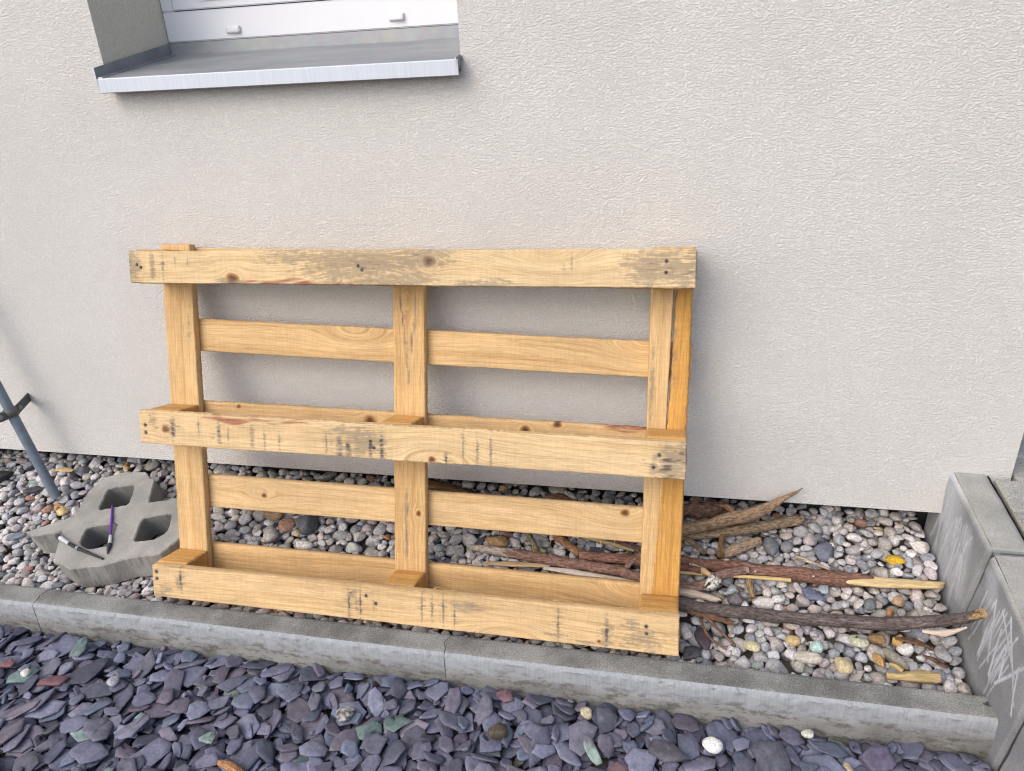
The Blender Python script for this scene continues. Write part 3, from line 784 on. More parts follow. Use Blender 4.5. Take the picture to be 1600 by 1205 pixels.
def top_at(hm, x, y, r=.008):
    wi = hm.win(x, y, r); return float(np.mean(hm.h[wi]))

# ================================================================== SLATE (stuff)
def slate_proto(seed, n=None, jag=.28, thk=1.):
    r = np.random.default_rng(seed); n = n or int(r.integers(5, 9))
    an = np.sort((np.arange(n) + r.uniform(-.38, .38, n)) / n * 2 * math.pi)
    rad = 1 + r.uniform(-jag, jag * .55, n)
    P = np.c_[np.cos(an) * rad, np.sin(an) * rad]
    # subdivide edges with small jitter for a broken outline
    Q_ = []
    for i in range(n):
        a = P[i]; b = P[(i + 1) % n]; Q_.append(a); Q_.append((a + b) / 2 + r.normal(0, .035, 2))
    P = np.array(Q_); m = len(P)
    sl = r.uniform(-.25, .25, 2)
    def zt(p): return .5 + p @ sl * .6
    insT = 1 - r.uniform(.01, .12, m); insB = 1 - r.uniform(.02, .16, m)
    V = [np.r_[p * k, zt(p * k)] for p, k in zip(P, insT)]                       # top ring
    V += [np.r_[p, .5 - r.uniform(.25, .7)] for p in P]                          # mid ring
    V += [np.r_[p * k, -.5] for p, k in zip(P, insB)]
    lay = r.uniform(.35, .8)
    V += [np.r_[P[i] * insT[i] * lay + r.normal(0, .05, 2), zt(P[i]) + .10 * r.uniform(-.5, 1.2)] for i in range(m)]   # inner riven layer
    V.append(np.array([0, 0, .5 + .08 * r.uniform(-1, 1)])); V.append(np.array([0, 0, -.5]))
    F = []
    for i in range(m):
        j = (i + 1) % m
        F.append((i, m + i, m + j, j)); F.append((m + i, 2 * m + i, 2 * m + j, m + j))
        F.append((3 * m + i, i, j, 3 * m + j)); F.append((4 * m, 3 * m + i, 3 * m + j, 4 * m)); F.append((4 * m + 1, 2 * m + j, 2 * m + i, 4 * m + 1))
    T = []
    for f in F:
        T.append((f[0], f[1], f[2]))
        if f[3] != f[0]: T.append((f[0], f[2], f[3]))
    return np.array(V), np.array(T)
SP = [slate_proto(100 + i) for i in range(60)]
SC = np.array([(.095, .092, .140), (.118, .114, .170), (.080, .080, .118), (.105, .095, .137), (.135, .132, .190), (.090, .085, .115), (.10, .108, .155), (.112, .094, .125), (.070, .070, .100)])
SODD = [(.14, .085, .10), (.12, .165, .165), (.15, .19, .19), (.17, .16, .20), (.12, .13, .11), (.10, .09, .075)]
hs = HMap(-1.5, 2.3, -1.5, -.414, .0035, lambda X, Y: X * 0 - .082, lambda X, Y: -.056 + .006 * fbm(X * 4, Y * 4, 9) - .006 * np.clip((Y + .45) / .04, 0, 1) - .008 * np.clip((X - 1.0) / .7, 0, 1))
VV = []; FF = []; CC = []; nv = 0; cnt = 0
NS = 9500
for n in range(NS):
    k = rng.random()
    a = rng.uniform(.007, .014) if k < .10 else rng.uniform(.016, .028) if k < .52 else (rng.uniform(.027, .040) if k < .93 else rng.uniform(.038, .050))
    b = a * rng.uniform(.45, .9); t = rng.uniform(.0025, .0065)
    best = None
    for _ in range(6):
        x = rng.uniform(-1.48, 2.28); y = rng.uniform(-1.48, -.416 - b * .4); th = rng.uniform(0, math.pi)
        if x > 1.738 - a * .7 and y > -1.0 : continue
        wi = hs.win(x, y, a); dx = hs.X[wi] - x; dy = hs.Y[wi] - y
        u = (dx * math.cos(th) + dy * math.sin(th)) / a; v = (-dx * math.sin(th) + dy * math.cos(th)) / b
        m = u * u + v * v < .8
        if m.sum() < 5: continue
        H_ = hs.h[wi]; hh = H_[m]; xx = dx[m]; yy = dy[m]
        A = np.c_[xx, yy, np.ones(len(xx))]
        g = np.linalg.lstsq(A, hh, rcond=None)[0]
        gx, gy = g[0] * .8 + rng.normal(0, .16), g[1] * .8 + rng.normal(0, .16)
        s_ = math.hypot(gx, gy)
        if s_ > .8: gx, gy = gx / s_ * .8, gy / s_ * .8
        z = np.percentile(hh - gx * xx - gy * yy, 90) + t / 2
        over = z - hs.t[wi][m].mean()
        if best is None or over < best[0]: best = (over, x, y, th, gx, gy, z, wi, m, dx, dy)
    if best is None or best[0] > .008: continue
    over, x, y, th, gx, gy, z, wi, m, dx, dy = best
    hs.h[wi] = np.where(m, np.maximum(hs.h[wi], z + gx * dx + gy * dy + t / 2), hs.h[wi])
    V, F = SP[rng.integers(len(SP))]
    v = V * (a, b, t)
    nrm = Vector((-gx, -gy, 1)).normalized()
    Rm = np.array(Vector((0, 0, 1)).rotation_difference(nrm).to_matrix() @ Matrix.Rotation(th, 3, 'Z'))
    v = v @ Rm.T + (x, y, z)
    cc = np.array(SODD[rng.integers(len(SODD))]) if rng.random() < .03 else SC[rng.integers(len(SC))]
    cc = cc * rng.uniform(.85, 1.6) * (1.04, 1.13, 1.12)
    VV.append(v); FF.append(F + nv); CC.append(np.tile(cc, (len(v), 1))); nv += len(v); cnt += 1
o = np_mesh('slate_chippings', np.concatenate(VV), np.concatenate(FF), M['slate'], attrs={'col': np.concatenate(CC)}, recalc=False)
tag(o, 'flat purple grey slate chippings spread in front of the kerb', 'slate chippings', kind='stuff')
print('slates', cnt)

# ================================================================== single stones that stand out
def one_rock(name, label, cat, x, y, size, th, c, hmap=None, seed=0, cuts=5, sink=.35, mat='pebble', tilt=(0, 0), c2=None, z=None, group=None):
    V, F = pebble_proto(500 + seed, 3, cuts); a, b, cc = size
    if hmap is not None:
        r = drop(hmap, x, y, a * .8, b * .8, cc, th); z = r[0] - cc * sink
    Rm = np.array(Matrix.Rotation(th, 3, 'Z') @ Matrix.Rotation(tilt[0], 3, 'X') @ Matrix.Rotation(tilt[1], 3, 'Y'))
    v = (V * size) @ Rm.T
    C = np.tile(np.array(c, float), (len(v), 1))
    if c2 is not None:
        f = np.array([mn.noise(Vector(p * 2.1) + Vector((seed, 0, 0))) for p in V]); C = np.where((f > .02)[:, None], C, np.array(c2))
    o = np_mesh(name, v, F, M[mat], smooth=True, attrs={'col': C}, recalc=False)
    o.location = (x, y, z)
    return tag(o, label, cat, group)
ROCKS = [
 ('bright yellow stone lying near the upper split branch end', 1.643, -.057, (.021, .013, .010), .1, (.52, .34, .03), 6),
 ('large rough dark grey rock behind the pallet below the fourth deck board', .244, -.092, (.030, .034, .024), .3, (.105, .11, .125), 9),
 ('large pale egg shaped stone behind the pallet', .164, -.135, (.019, .026, .016), .2, (.40, .375, .35), 2),
 ('broad orange brown stone beside the dark rock behind the pallet', .143, -.07, (.026, .020, .014), .0, (.33, .23, .13), 7),
 ('reddish brown angular stone below the orange brown one', .190, -.098, (.022, .023, .014), .6, (.33, .20, .15), 8),
 ('white oval pebble under the dark rock', .263, -.150, (.022, .014, .012), .05, (.62, .60, .58), 2),
 ('smaller white pebble below the white oval one', .268, -.178, (.015, .012, .010), .0, (.55, .53, .52), 4),
 ('brown chunky stone above the grey split branch end', .748, -.098, (.030, .018, .018), -.1, (.28, .18, .085), 8),
 ('yellowish green stone beside the short stub behind the pallet', .857, -.108, (.013, .010, .009), .2, (.33, .34, .17), 5),
 ('white pebble next to the dark purple slate right of the pallet', 1.193, -.272, (.012, .022, .010), .2, (.52, .50, .48), 8),
 ('pale turquoise pebble in front of the long dark branch', 1.456, -.268, (.012, .018, .009), -.5, (.40, .54, .51), 2),
 ('brown rusty pebble beside the inscribed stone', 1.572, -.243, (.018, .012, .011), -.2, (.24, .15, .075), 7),
 ('long grey green finger shaped stone near the kerb', 1.600, -.278, (.012, .032, .012), .65, (.25, .24, .20), 2),
 ('big pale beige oblong stone near the kerb', 1.433, -.299, (.028, .014, .012), -.08, (.47, .44, .38), 3),
 ('round pale yellow stone near the kerb', 1.501, -.305, (.017, .021, .011), .3, (.52, .45, .28), 1),
 ('ochre pebble in front of the long dark branch', 1.410, -.258, (.016, .013, .011), .0, (.48, .36, .19), 4),
 ('olive yellow pebble above the short branch piece', 1.305, -.055, (.015, .010, .009), -.3, (.42, .36, .08), 2),
 ('long dark speckled grey stone right of the short branch piece', 1.383, -.045, (.018, .033, .015), .05, (.17, .18, .20), 7),
 ('round ochre stone left of the lattice paver', -.482, -.112, (.016, .014, .010), .2, (.56, .43, .20), 2),
 ('tan cubical pebble between the two long branches', 1.628, -.158, (.014, .012, .012), .4, (.37, .26, .17), 8),
 ('dark green grey oval pebble between the two long branches', 1.575, -.163, (.012, .019, .010), -.5, (.15, .17, .17), 2),
 ('rusty tapered pebble beside the grey green finger shaped stone', 1.570, -.286, (.010, .019, .009), .4, (.36, .22, .09), 6),
 ('yellowish ring marked pebble left of the reddish bark strip end', 1.326, -.285, (.018, .012, .009), -.4, (.45, .42, .28), 2),
 ('dark round granite pebble above the long dark branch', 1.297, -.188, (.016, .015, .013), 0, (.15, .145, .155), 2),
 ('white slanted stone left of the big blue slate', 1.388, -.172, (.016, .009, .008), .4, (.58, .56, .56), 9),
]
for i, (lb, x, y, sz, th, c, cuts) in enumerate(ROCKS):
    one_rock('pebble', lb, 'pebble', x, y, sz, th, c, hm, i, cuts, .45)
# stone with dark handwriting
V, F = pebble_proto(777, 4, 0)
V = V / np.linalg.norm(V, axis=1)[:, None] * (.020, .0135, .008)
X, Y = V[:, 0], V[:, 1]
C = np.tile(np.array((.40, .40, .31)), (len(V), 1)); ink = np.zeros(len(V), bool)
for A, B in (((-.009, .003), (-.009, -.003)), ((-.006, .003), (-.003, .003)), ((-.006, .003), (-.006, -.002)), ((-.006, -.002), (-.003, -.002)), ((-.003, .003), (-.003, -.002)),
             ((.000, .003), (.000, -.003)), ((.000, .001), (.003, .003)), ((.003, .003), (.003, -.002)), ((.006, .003), (.006, -.002)), ((.006, .003), (.009, .003))):
    dd, _ = seg_dist(X, Y - .003, A, B); ink |= (dd < .0007) & (V[:, 2] > 0)
C[ink] = (.06, .05, .045)
o = np_mesh('pebble', V, F, M['pebble'], smooth=True, attrs={'col': C}, recalc=False)
z = drop(hm, 1.538, -.247, .018, .012, .009, 0)[0] - .003
o.location = (1.538, -.247, z); o.rotation_euler = (R_(16), 0, R_(-16)); tag(o, 'flat olive pebble with dark handwriting, below the long dark branch', 'pebble')

def one_slate(label, x, y, z, size, th, c, seed, tilt=(0, 0), name='slate_piece', cat='slate piece', c2=None):
    V, F = slate_proto(900 + seed)
    C = np.tile(np.array(c, float), (len(V), 1))
    if c2 is not None: C = np.where((V[:, 1] + V[:, 0] * .3 > .15)[:, None], C, np.array(c2))
    v = V * size
    o = np_mesh(name, v, F, M['slate'], attrs={'col': C}, recalc=False)
    o.location = (x, y, z); o.rotation_euler = (tilt[0], tilt[1], th)
    return tag(o, label, cat)
def ztop(hmap, x, y, r): 
    wi = hmap.win(x, y, r); return float(np.percentile(hmap.h[wi], 80))
for i, (lb, x, y, sz, th, c, tl) in enumerate([
 ('big pointed blue slate lying between the two long branches', 1.461, -.152, (.034, .015, .008), -.45, (.115, .13, .20), (.25, .1)),
 ('dark purple slate against the right end of the lowest board', 1.232, -.280, (.021, .034, .009), .1, (.060, .045, .058), (.25, 0)),
 ('dark slate under the right corner of the lowest board', 1.205, -.318, (.026, .018, .009), .5, (.06, .06, .075), (.1, 0)),
 ('dark slate leaning at the foot of the metal rod', -.612, -.065, (.024, .013, .008), .8, (.075, .07, .09), (.4, .1)),
 ('blue grey striped slate left of the lattice paver', -.552, -.203, (.030, .011, .007), .45, (.17, .20, .24), (.2, 0)),
 ('dark slate splinter beside the brown chunky stone behind the pallet', .700, -.105, (.010, .030, .006), -.5, (.07, .07, .095), (.4, 0)),
 ('blue black slate behind the straw stalk and pallet', .985, -.098, (.022, .014, .006), .3, (.06, .07, .10), (.3, 0)),
 ('green grey slate behind the pallet near the middle post', .512, -.125, (.012, .022, .007), .5, (.13, .16, .175), (.3, 0)),
]): one_slate(lb, x, y, ztop(hm, x, y, .015) + .003, sz, th, c, i, tl)
for i, (lb, x, y, sz, th, c, tl) in enumerate([
 ('large green grey slate standing out near the kerb at far left', -.16, -.468, (.022, .033, .008), -.1, (.115, .16, .165), (.35, 0)),
 ('long dark red slate in the lower left', -.147, -.557, (.037, .016, .008), .35, (.165, .085, .10), (.1, 0)),
 ('small dull red slate at the left edge', -.288, -.533, (.015, .012, .008), .2, (.18, .09, .10), (.1, 0)),
 ('pointed mint green slate at the bottom edge', .277, -.632, (.021, .013, .006), .35, (.18, .25, .235), (.15, 0)),
 ('long upright slate near the kerb joint', .735, -.475, (.016, .036, .009), .1, (.13, .122, .165), (.45, .1)),
 ('tall kite shaped slate right of the kerb joint', .800, -.482, (.018, .036, .009), -.25, (.125, .122, .165), (.45, .1)),
 ('slate with a mint green end among the purple ones', 1.020, -.540, (.014, .036, .006), .6, (.14, .14, .17), (.2, 0)),
 ('broad dark slate at the bottom centre right', 1.160, -.520, (.040, .028, .009), -.3, (.085, .082, .105), (.15, 0)),
 ('largest pointed slate near the lower right corner', 1.345, -.500, (.036, .040, .012), .3, (.075, .078, .105), (.3, -.2)),
 ('broad violet slate right of the tan chip', 1.536, -.468, (.042, .030, .009), .1, (.105, .095, .15), (.25, 0)),
 ('reddish slate under the kerb joint', .835, -.445, (.020, .013, .008), -.2, (.14, .08, .10), (.3, 0)),
 ('pale lilac slate in the left foreground', .110, -.640, (.018, .042, .006), -.65, (.15, .15, .21), (.2, 0)),
]): one_slate(lb, x, y, ztop(hs, x, y, .018) + .004, sz, th, c, 40 + i, tl, c2=(.24, .32, .29) if 'mint green end' in lb else None)
for i, (nm, lb, x, y, sz, th, c, cuts) in enumerate([
 ('pebble', 'smooth white pebble on the slate in the lower right', 1.242, -.494, (.019, .015, .011), -.05, (.74, .74, .72), 1),
 ('pebble', 'pale yellow cubical pebble on the slate near the kerb', 1.002, -.452, (.012, .013, .011), .3, (.50, .44, .30), 8),
 ('pebble', 'speckled black and white granite lump on the slate', .531, -.540, (.019, .017, .014), .4, (.42, .42, .41), 6),
 ('pebble', 'dark brown lump on the slate near the bottom centre', .840, -.531, (.019, .018, .013), .4, (.085, .072, .055), 6),
 ('pebble', 'small white pebble on the slate at far left', -.231, -.545, (.010, .010, .008), .4, (.62, .60, .57), 3),
 ('pebble', 'pale small pebble beside the dark red slate', -.010, -.540, (.013, .012, .009), .2, (.32, .33, .37), 4),
 ('pebble', 'sand coloured chip right of the white pebble', 1.480, -.490, (.010, .015, .007), .2, (.48, .41, .28), 9),
 ('pebble', 'small cream pebble against the kerb foot', 1.418, -.436, (.012, .009, .007), .2, (.50, .50, .45), 3),
 ('pebble', 'tan pebble at the bottom edge of the slate bed', .285, -.72, (.014, .011, .009), .2, (.42, .36, .27), 5)]):
    one_rock(nm, lb, 'pebble', x, y, sz, th, c, hs, 60 + i, cuts, .3, c2=(.10, .10, .10) if 'granite' in lb else None)

# ================================================================== LATTICE PAVER
def lattice_paver():
    Zf = lambda y: .07 + .3 * (y + .3)
    holes = [[(-.336, -.083), (-.267, -.063), (-.242, -.128), (-.318, -.153)], [(-.311, -.207), (-.233, -.186), (-.216, -.253), (-.262, -.268), (-.298, -.257)],
             [(-.175, -.166), (-.103, -.143), (-.082, -.195), (-.099, -.222), (-.157, -.235)]]
    def rnd(P, r, n=4):
        out = []; m = len(P)
        for i in range(m):
            p0, p, p2 = map(np.array, (P[i - 1], P[i], P[(i + 1) % m]))
            a = p + (p0 - p) / np.linalg.norm(p0 - p) * min(r, .4 * np.linalg.norm(p0 - p)); b = p + (p2 - p) / np.linalg.norm(p2 - p) * min(r, .4 * np.linalg.norm(p2 - p))
            for k in range(n + 1):
                t = k / n; out.append((1 - t) ** 2 * a + 2 * t * (1 - t) * p + t * t * b)
        # densify
        Q_ = []
        for i in range(len(out)):
            a, b = out[i], out[(i + 1) % len(out)]; L = np.linalg.norm(b - a); k = max(1, int(L / .008))
            for j in range(k): Q_.append(a + (b - a) * j / k)
        return Q_
    rr = np.random.default_rng(4)
    loops = [rnd(PAVER_OUT, .006, 3)] + [rnd(h, .012, 4) for h in holes]
    cx, cy = -.24, -.18
    tn = np.array((0, -.3, 1)) / math.hypot(1, .3)          # plane normal
    me = bpy.data.meshes.new('lattice_paver'); bm = bmesh.new()
    edges = []; rings = []
    for li, P in enumerate(loops):
        P = np.array(P); m = len(P)
        ctr = P.mean(0)
        prev = np.roll(P, 1, 0); nx = np.roll(P, -1, 0); tg = nx - prev; nn = np.c_[tg[:, 1], -tg[:, 0]]; nn /= np.linalg.norm(nn, axis=1)[:, None] + 1e-9
        area = .5 * np.sum(P[:, 0] * np.roll(P[:, 1], -1) - np.roll(P[:, 0], -1) * P[:, 1])
        if area < 0: nn = -nn
        if li: nn = -nn               # nn points away from the solid
        jit = rr.normal(0, .0007, (m, 1))
        top = P - nn * (.0025) + nn * jit
        lev = []
        for (q_, dz, sp) in ((top, 0, 0), (P + nn * jit, -.003, 0), (P + nn * (.0 if not li else -.004), -.04, .0), (P - nn * (.004 if li else -.002), -.075, 0)):
            vs = []
            for i_, p in enumerate(q_):
                rough_ = 0 if li else fbm(np.array([p[0] * 40]), np.array([dz * 60.]), 2)[0] * .005 * (dz < -.01)
                vs.append(bm.verts.new((p[0] - cx + nn[i_][0] * rough_ + tn[0] * dz, p[1] - cy + nn[i_][1] * rough_ + tn[1] * dz, Zf(p[1]) + tn[2] * dz)))
            lev.append(vs)
        for a, b in zip(lev[:-1], lev[1:]):
            for i in range(m):
                j = (i + 1) % m; bm.faces.new([a[i], a[j], b[j], b[i]])
        edges += [bm.edges.get((lev[0][i], lev[0][(i + 1) % m])) for i in range(m)]
    bmesh.ops.triangle_fill(bm, edges=edges, use_beauty=True)
    bmesh.ops.recalc_face_normals(bm, faces=bm.faces)
    bm.to_mesh(me); bm.free(); me.materials.append(M['paver'])
    o = bpy.data.objects.new('lattice_paver', me); col.objects.link(o); o.location = (cx, cy, 0)
    tag(o, 'grey concrete lattice paver with diamond holes lying on the pebbles', 'paver')
lattice_paver()

# ================================================================== TUBES: branches, straws, rods
def crom(P, step):
    P = np.array(P, float); A = np.vstack([2 * P[0] - P[1], P, 2 * P[-1] - P[-2]]); out = []; ts = []
    for i in range(len(P) - 1):
        p0, p1, p2, p3 = A[i:i + 4]; L = np.linalg.norm(p2 - p1); n = max(2, int(L / step))
        for k in range(n):
            t = k / n
            out.append(.5 * ((2 * p1) + (-p0 + p2) * t + (2 * p0 - 5 * p1 + 4 * p2 - p3) * t * t + (-p0 + 3 * p1 - 3 * p2 + p3) * t ** 3)); ts.append((i + t) / (len(P) - 1))
    out.append(P[-1]); ts.append(1.)
    return np.array(out), np.array(ts)
def tube(name, pts, radii, mat, color, parent=None, seed=0, rough=.12, nseg=14, flat=1., step=.004, jag=0., color_f=None, loc=None, wob=0., cutend=None):
    P, T = crom(pts, step); n = len(P)
    R0 = np.interp(T, np.linspace(0, 1, len(radii)), radii)
    S = np.r_[0, np.cumsum(np.linalg.norm(np.diff(P, axis=0), axis=1))]
    if wob: P = P + np.c_[fbm(S * 25, S * 0, seed), fbm(S * 25, S * 0 + 5, seed), fbm(S * 25, S * 0 + 9, seed)] * wob
    V = []; G = []; C = []; A_ = []
    tg = np.gradient(P, axis=0); tg /= np.linalg.norm(tg, axis=1)[:, None]
    up = np.array((0, 0, 1.))
    for i in range(n):
        a = np.cross(tg[i], up)
        if np.linalg.norm(a) < .2: a = np.cross(tg[i], (0, 1, 0))
        a /= np.linalg.norm(a); b = np.cross(a, tg[i])
        for k in range(nseg):
            an = 2 * math.pi * k / nseg; V.append((a * math.cos(an) + b * math.sin(an) * flat)); A_.append(an)
    V = np.array(V).reshape(n, nseg, 3); A_ = np.array(A_).reshape(n, nseg); Sg = np.repeat(S[:, None], nseg, 1)
    rr = 1 + rough * (fbm(Sg * 45 + seed, np.cos(A_) * 2 + np.sin(A_) * 1.3, seed) * 1.1 + fbm(Sg * 160, np.cos(A_) * 5 + seed, seed + 4) * .5)
    PP = P[:, None, :] + V * (R0[:, None] * rr)[:, :, None]
    if jag:
        endw = np.clip((T - .86) / .14, 0, 1)[:, None]
        PP += tg[:, None, :] * (fbm(A_ * 1.9, A_ * 0 + seed, seed)[:, :] * jag * endw)[:, :, None]
    base = np.array(color, float)
    Cc = np.tile(base, (n, nseg, 1))
    if color_f is not None: Cc = color_f(T[:, None] + 0 * A_, A_, Cc)
    verts = PP.reshape(-1, 3); cols = Cc.reshape(-1, 3)
    gc = np.c_[Sg.ravel() + seed * 2.3, (np.cos(A_) * R0[:, None]).ravel() + seed, (np.sin(A_) * R0[:, None]).ravel()]
    F = []
    for i in range(n - 1):
        for k in range(nseg):
            k2 = (k + 1) % nseg; F.append((i * nseg + k, i * nseg + k2, (i + 1) * nseg + k2, (i + 1) * nseg + k))
    F.append(tuple(reversed(range(nseg)))); F.append(tuple((n - 1) * nseg + k for k in range(nseg)))
    loc = np.array(loc if loc is not None else P[0])
    o = np_mesh(name, verts - loc, F, mat, parent, True, {'col': cols, 'gc': gc})
    if not parent: o.location = tuple(loc)
    try: o.data.set_sharp_from_angle(angle=R_(70))
    except Exception: pass
    return o
BARK, BARE = M['bark'], M['bare']
GRP = 'broken branches lying right of and behind the pallet'
def branch(label, pts, radii, color=(.16, .12, .09), mat=None, name='branch', cat='branch', group=GRP, **k):
    o = tube(name, pts, radii, mat or BARK, color, **k); return tag(o, label, cat, group)
def bare_patch(t0, t1, a0, a1, c, seed=0):
    def f(T, A, C):
        e = .03 * np.sin(A * 3 + seed); da = np.abs(np.angle(np.exp(1j * (A - (a0 + a1) / 2)))) 
        m = (T > t0 + e) & (T < t1 - e) & (da < (a1 - a0) / 2 + .2 * np.sin(T * 160))
        return np.where(m[:, :, None], np.array(c), C)
    return f
ld = branch('long dark bark branch reaching up onto the right retaining stone', [(1.00, -.205, .048), (1.095, -.213, .047), (1.18, -.219, .046), (1.297, -.223, .044), (1.427, -.221, .044), (1.552, -.214, .047), (1.640, -.204, .052), (1.725, -.196, .060), (1.735, -.225, .082), (1.742, -.248, .094)][:8] + [(1.7270, -.1975, .0605)],
       [.0125, .0135, .0135, .013, .013, .013, .013, .012, .012], (.105, .085, .080), seed=1, rough=.07, wob=.002) if False else None
ld = branch('long dark bark branch whose raised tip leans on the retaining stones', [(1.00, -.207, .050), (1.095, -.213, .049), (1.18, -.219, .047), (1.297, -.223, .045), (1.427, -.221, .044), (1.550, -.221, .048), (1.608, -.225, .059), (1.659, -.240, .083), (1.697, -.275, .129), (1.715, -.315, .178)],
       [.0125, .0135, .0135, .0132, .013, .0135, .0135, .012, .0105, .0085], (.105, .086, .082), seed=1, rough=.11, wob=.003,
       color_f=bare_patch(.972, 2, -4, 4, (.40, .27, .13)))
tube('stripped_patch', [(1.650, -.250, .068), (1.680, -.272, .088), (1.700, -.298, .128)], [.004, .0085, .002], BARE, (.62, .52, .45), ld, 3, .25, flat=.8, loc=(1.00, -.207, .050), jag=.004)
rb = branch('thick reddish bark branch ending in a long split pale tip', [(.949, -.122, .078), (1.09, -.118, .078), (1.176, -.115, .079), (1.302, -.117, .078), (1.437, -.119, .078), (1.516, -.120, .077), (1.575, -.120, .076), (1.600, -.118, .0755)],
       [.011, .013, .0135, .0145, .016, .0165, .014, .006], (.18, .095, .07), seed=2, rough=.12, wob=.003)
tube('split_tip', [(1.500, -.127, .080), (1.545, -.126, .079), (1.60, -.122, .077), (1.66, -.118, .076), (1.712, -.114, .076)], [.006, .0135, .0145, .012, .010], BARE, (.62, .48, .26), rb, 5, .16, flat=.62, loc=(.949, -.122, .078), jag=.03)
for (x, y, z) in ((1.20, -.128, .0855), (1.34, -.132, .085), (1.46, -.133, .086)):
    bm = bmesh.new(); bmesh.ops.create_uvsphere(bm, u_segments=8, v_segments=6, radius=.0028); k_ = bobj('bud_scar', bm, M['ferrule'], rb, smooth=True)
    k_.location = (x - .949, y + .122, z - .078); k_.scale = (1, .7, .7)
mb = branch('knobbly bark branch with a grey split end behind the pallet', [(.688, -.122, .076), (.735, -.126, .075), (.799, -.131, .073), (.915, -.140, .071), (1.034, -.149, .068), (1.092, -.160, .063), (1.150, -.164, .060)],
       [.0065, .010, .0115, .013, .0125, .013, .010], (.185, .11, .085), seed=3, rough=.2, wob=.004, color_f=bare_patch(-1, .30, -4, 4, (.30, .26, .22)))
tube('side_twig', [(1.056, -.151, .070), (1.076, -.128, .082), (1.095, -.104, .090)], [.007, .0045, .004], BARK, (.23, .15, .12), mb, 7, .15, loc=(.688, -.122, .076))
tube('side_twig', [(.851, -.135, .076), (.843, -.110, .088), (.821, -.078, .098)], [.0085, .0065, .006], BARK, (.15, .13, .08), mb, 8, .2, loc=(.688, -.122, .076))
branch('light barked branch rising to a sharp tip in front of the wall', [(1.100, -.085, .108), (1.175, -.058, .122), (1.277, -.040, .152), (1.335, -.035, .172), (1.372, -.032, .192), (1.405, -.030, .218), (1.438, -.027, .243)],
       [.011, .013, .0145, .0145, .0115, .0055, .0012], (.25, .17, .11), seed=4, rough=.2, wob=.003)
branch('grey brown branch below the sharp tipped one, ending under the wall', [(1.130, -.060, .100), (1.263, -.034, .110), (1.351, -.014, .120), (1.452, .018, .129)], [.010, .0115, .013, .0115], (.22, .16, .105), seed=5, rough=.08, jag=.01)
branch('rough crumbling dark red bark chunk against the wall foot', [(1.150, .006, .132), (1.20, .016, .134), (1.245, .024, .136), (1.292, .034, .140)], [.017, .021, .019, .012], (.14, .08, .06), seed=6, rough=.6)
tube_o = branch('stubby orange bark fragment sticking up behind the light branch', [(1.272, .020, .150), (1.287, .005, .157), (1.300, -.012, .152)], [.005, .007, .008], (.27, .15, .10), seed=16, rough=.3)
branch('short stout branch piece pointing up between pebbles', [(1.277, -.088, .092), (1.319, -.064, .098), (1.357, -.042, .104)], [.0115, .0125, .0095], (.30, .22, .155), seed=7, rough=.2, jag=.012)
branch('small thin branch piece touching the reddish branch from above', [(1.178, -.045, .106), (1.209, -.070, .102), (1.234, -.096, .098)], [.006, .0065, .0065], (.20, .15, .10), seed=8, rough=.08)
branch('upright dark twig between the upper branches and the reddish one', [(1.276, -.030, .110), (1.272, -.060, .100), (1.268, -.094, .090)], [.007, .0075, .0075], (.17, .10, .05), seed=9, rough=.2)
branch('thin pale straw stalk across the branches', [(1.150, -.150, .078), (1.232, -.147, .077), (1.342, -.143, .078), (1.415, -.141, .077)], [.0035, .0035, .004, .0045], (.56, .41, .19), BARE, name='stalk', cat='stalk', seed=10, rough=.05, nseg=8)
branch('pale splintered stub crossing the straw stalk', [(1.205, -.130, .086), (1.232, -.147, .084), (1.252, -.160, .080)], [.004, .007, .003], (.48, .34, .19), BARE, seed=11, rough=.4)
tw = branch('twisted short branch with a white lichen covered knot', [(1.150, -.172, .068), (1.205, -.180, .068), (1.240, -.177, .074), (1.262, -.160, .084), (1.290, -.146, .089), (1.325, -.135, .090)], [.010, .010, .013, .0105, .0095, .0075], (.19, .125, .10), seed=12, rough=.25,
       color_f=bare_patch(.96, 2, -4, 4, (.36, .30, .25)))
V, F = pebble_proto(812, 4, 4); cc = np.array([mn.noise(Vector(p * 3.3)) for p in V])
kn_ = np_mesh('lichen_knot', V * (.021, .015, .014) * (1 + .25 * cc[:, None]), F, M['pebble'], tw, True, {'col': np.where((cc > .22)[:, None], (.03, .028, .025), (.56, .53, .49))}, recalc=False)
kn_.location = (1.247 - 1.150, -.178 + .172, .080 - .068); kn_.rotation_euler = (0, -.4, .5)
branch('grey peeled branch stub between the knotted one and the long dark branch', [(1.140, -.186, .055), (1.211, -.191, .056), (1.262, -.199, .052)], [.009, .009, .006], (.40, .34, .28), BARE, seed=13, rough=.25, jag=.014)
branch('white peeled stick lying behind the lowest deck board', [(.872, -.160, .064), (.948, -.165, .063), (1.045, -.174, .059), (1.10, -.180, .057)], [.005, .0085, .0095, .007], (.60, .53, .46), BARE, seed=14, rough=.2, flat=.6, jag=.02)
branch('flat light brown wood splinter left of the white peeled stick', [(.730, -.160, .062), (.796, -.157, .064), (.860, -.152, .064), (.885, -.149, .063)], [.005, .0095, .007, .002], (.42, .30, .17), BARE, seed=15, rough=.2, flat=.4)
branch('orange brown bark piece dipping behind the knobbly branch', [(.885, -.070, .094), (.920, -.095, .086), (.952, -.118, .080)], [.010, .009, .009], (.24, .13, .07), seed=17, rough=.25)
branch('long yellowish stalk behind the pallet', [(.940, -.066, .094), (1.02, -.082, .090), (1.075, -.095, .086)], [.004, .005, .004], (.36, .29, .15), BARE, name='stalk', cat='stalk', seed=18, rough=.08, nseg=8)
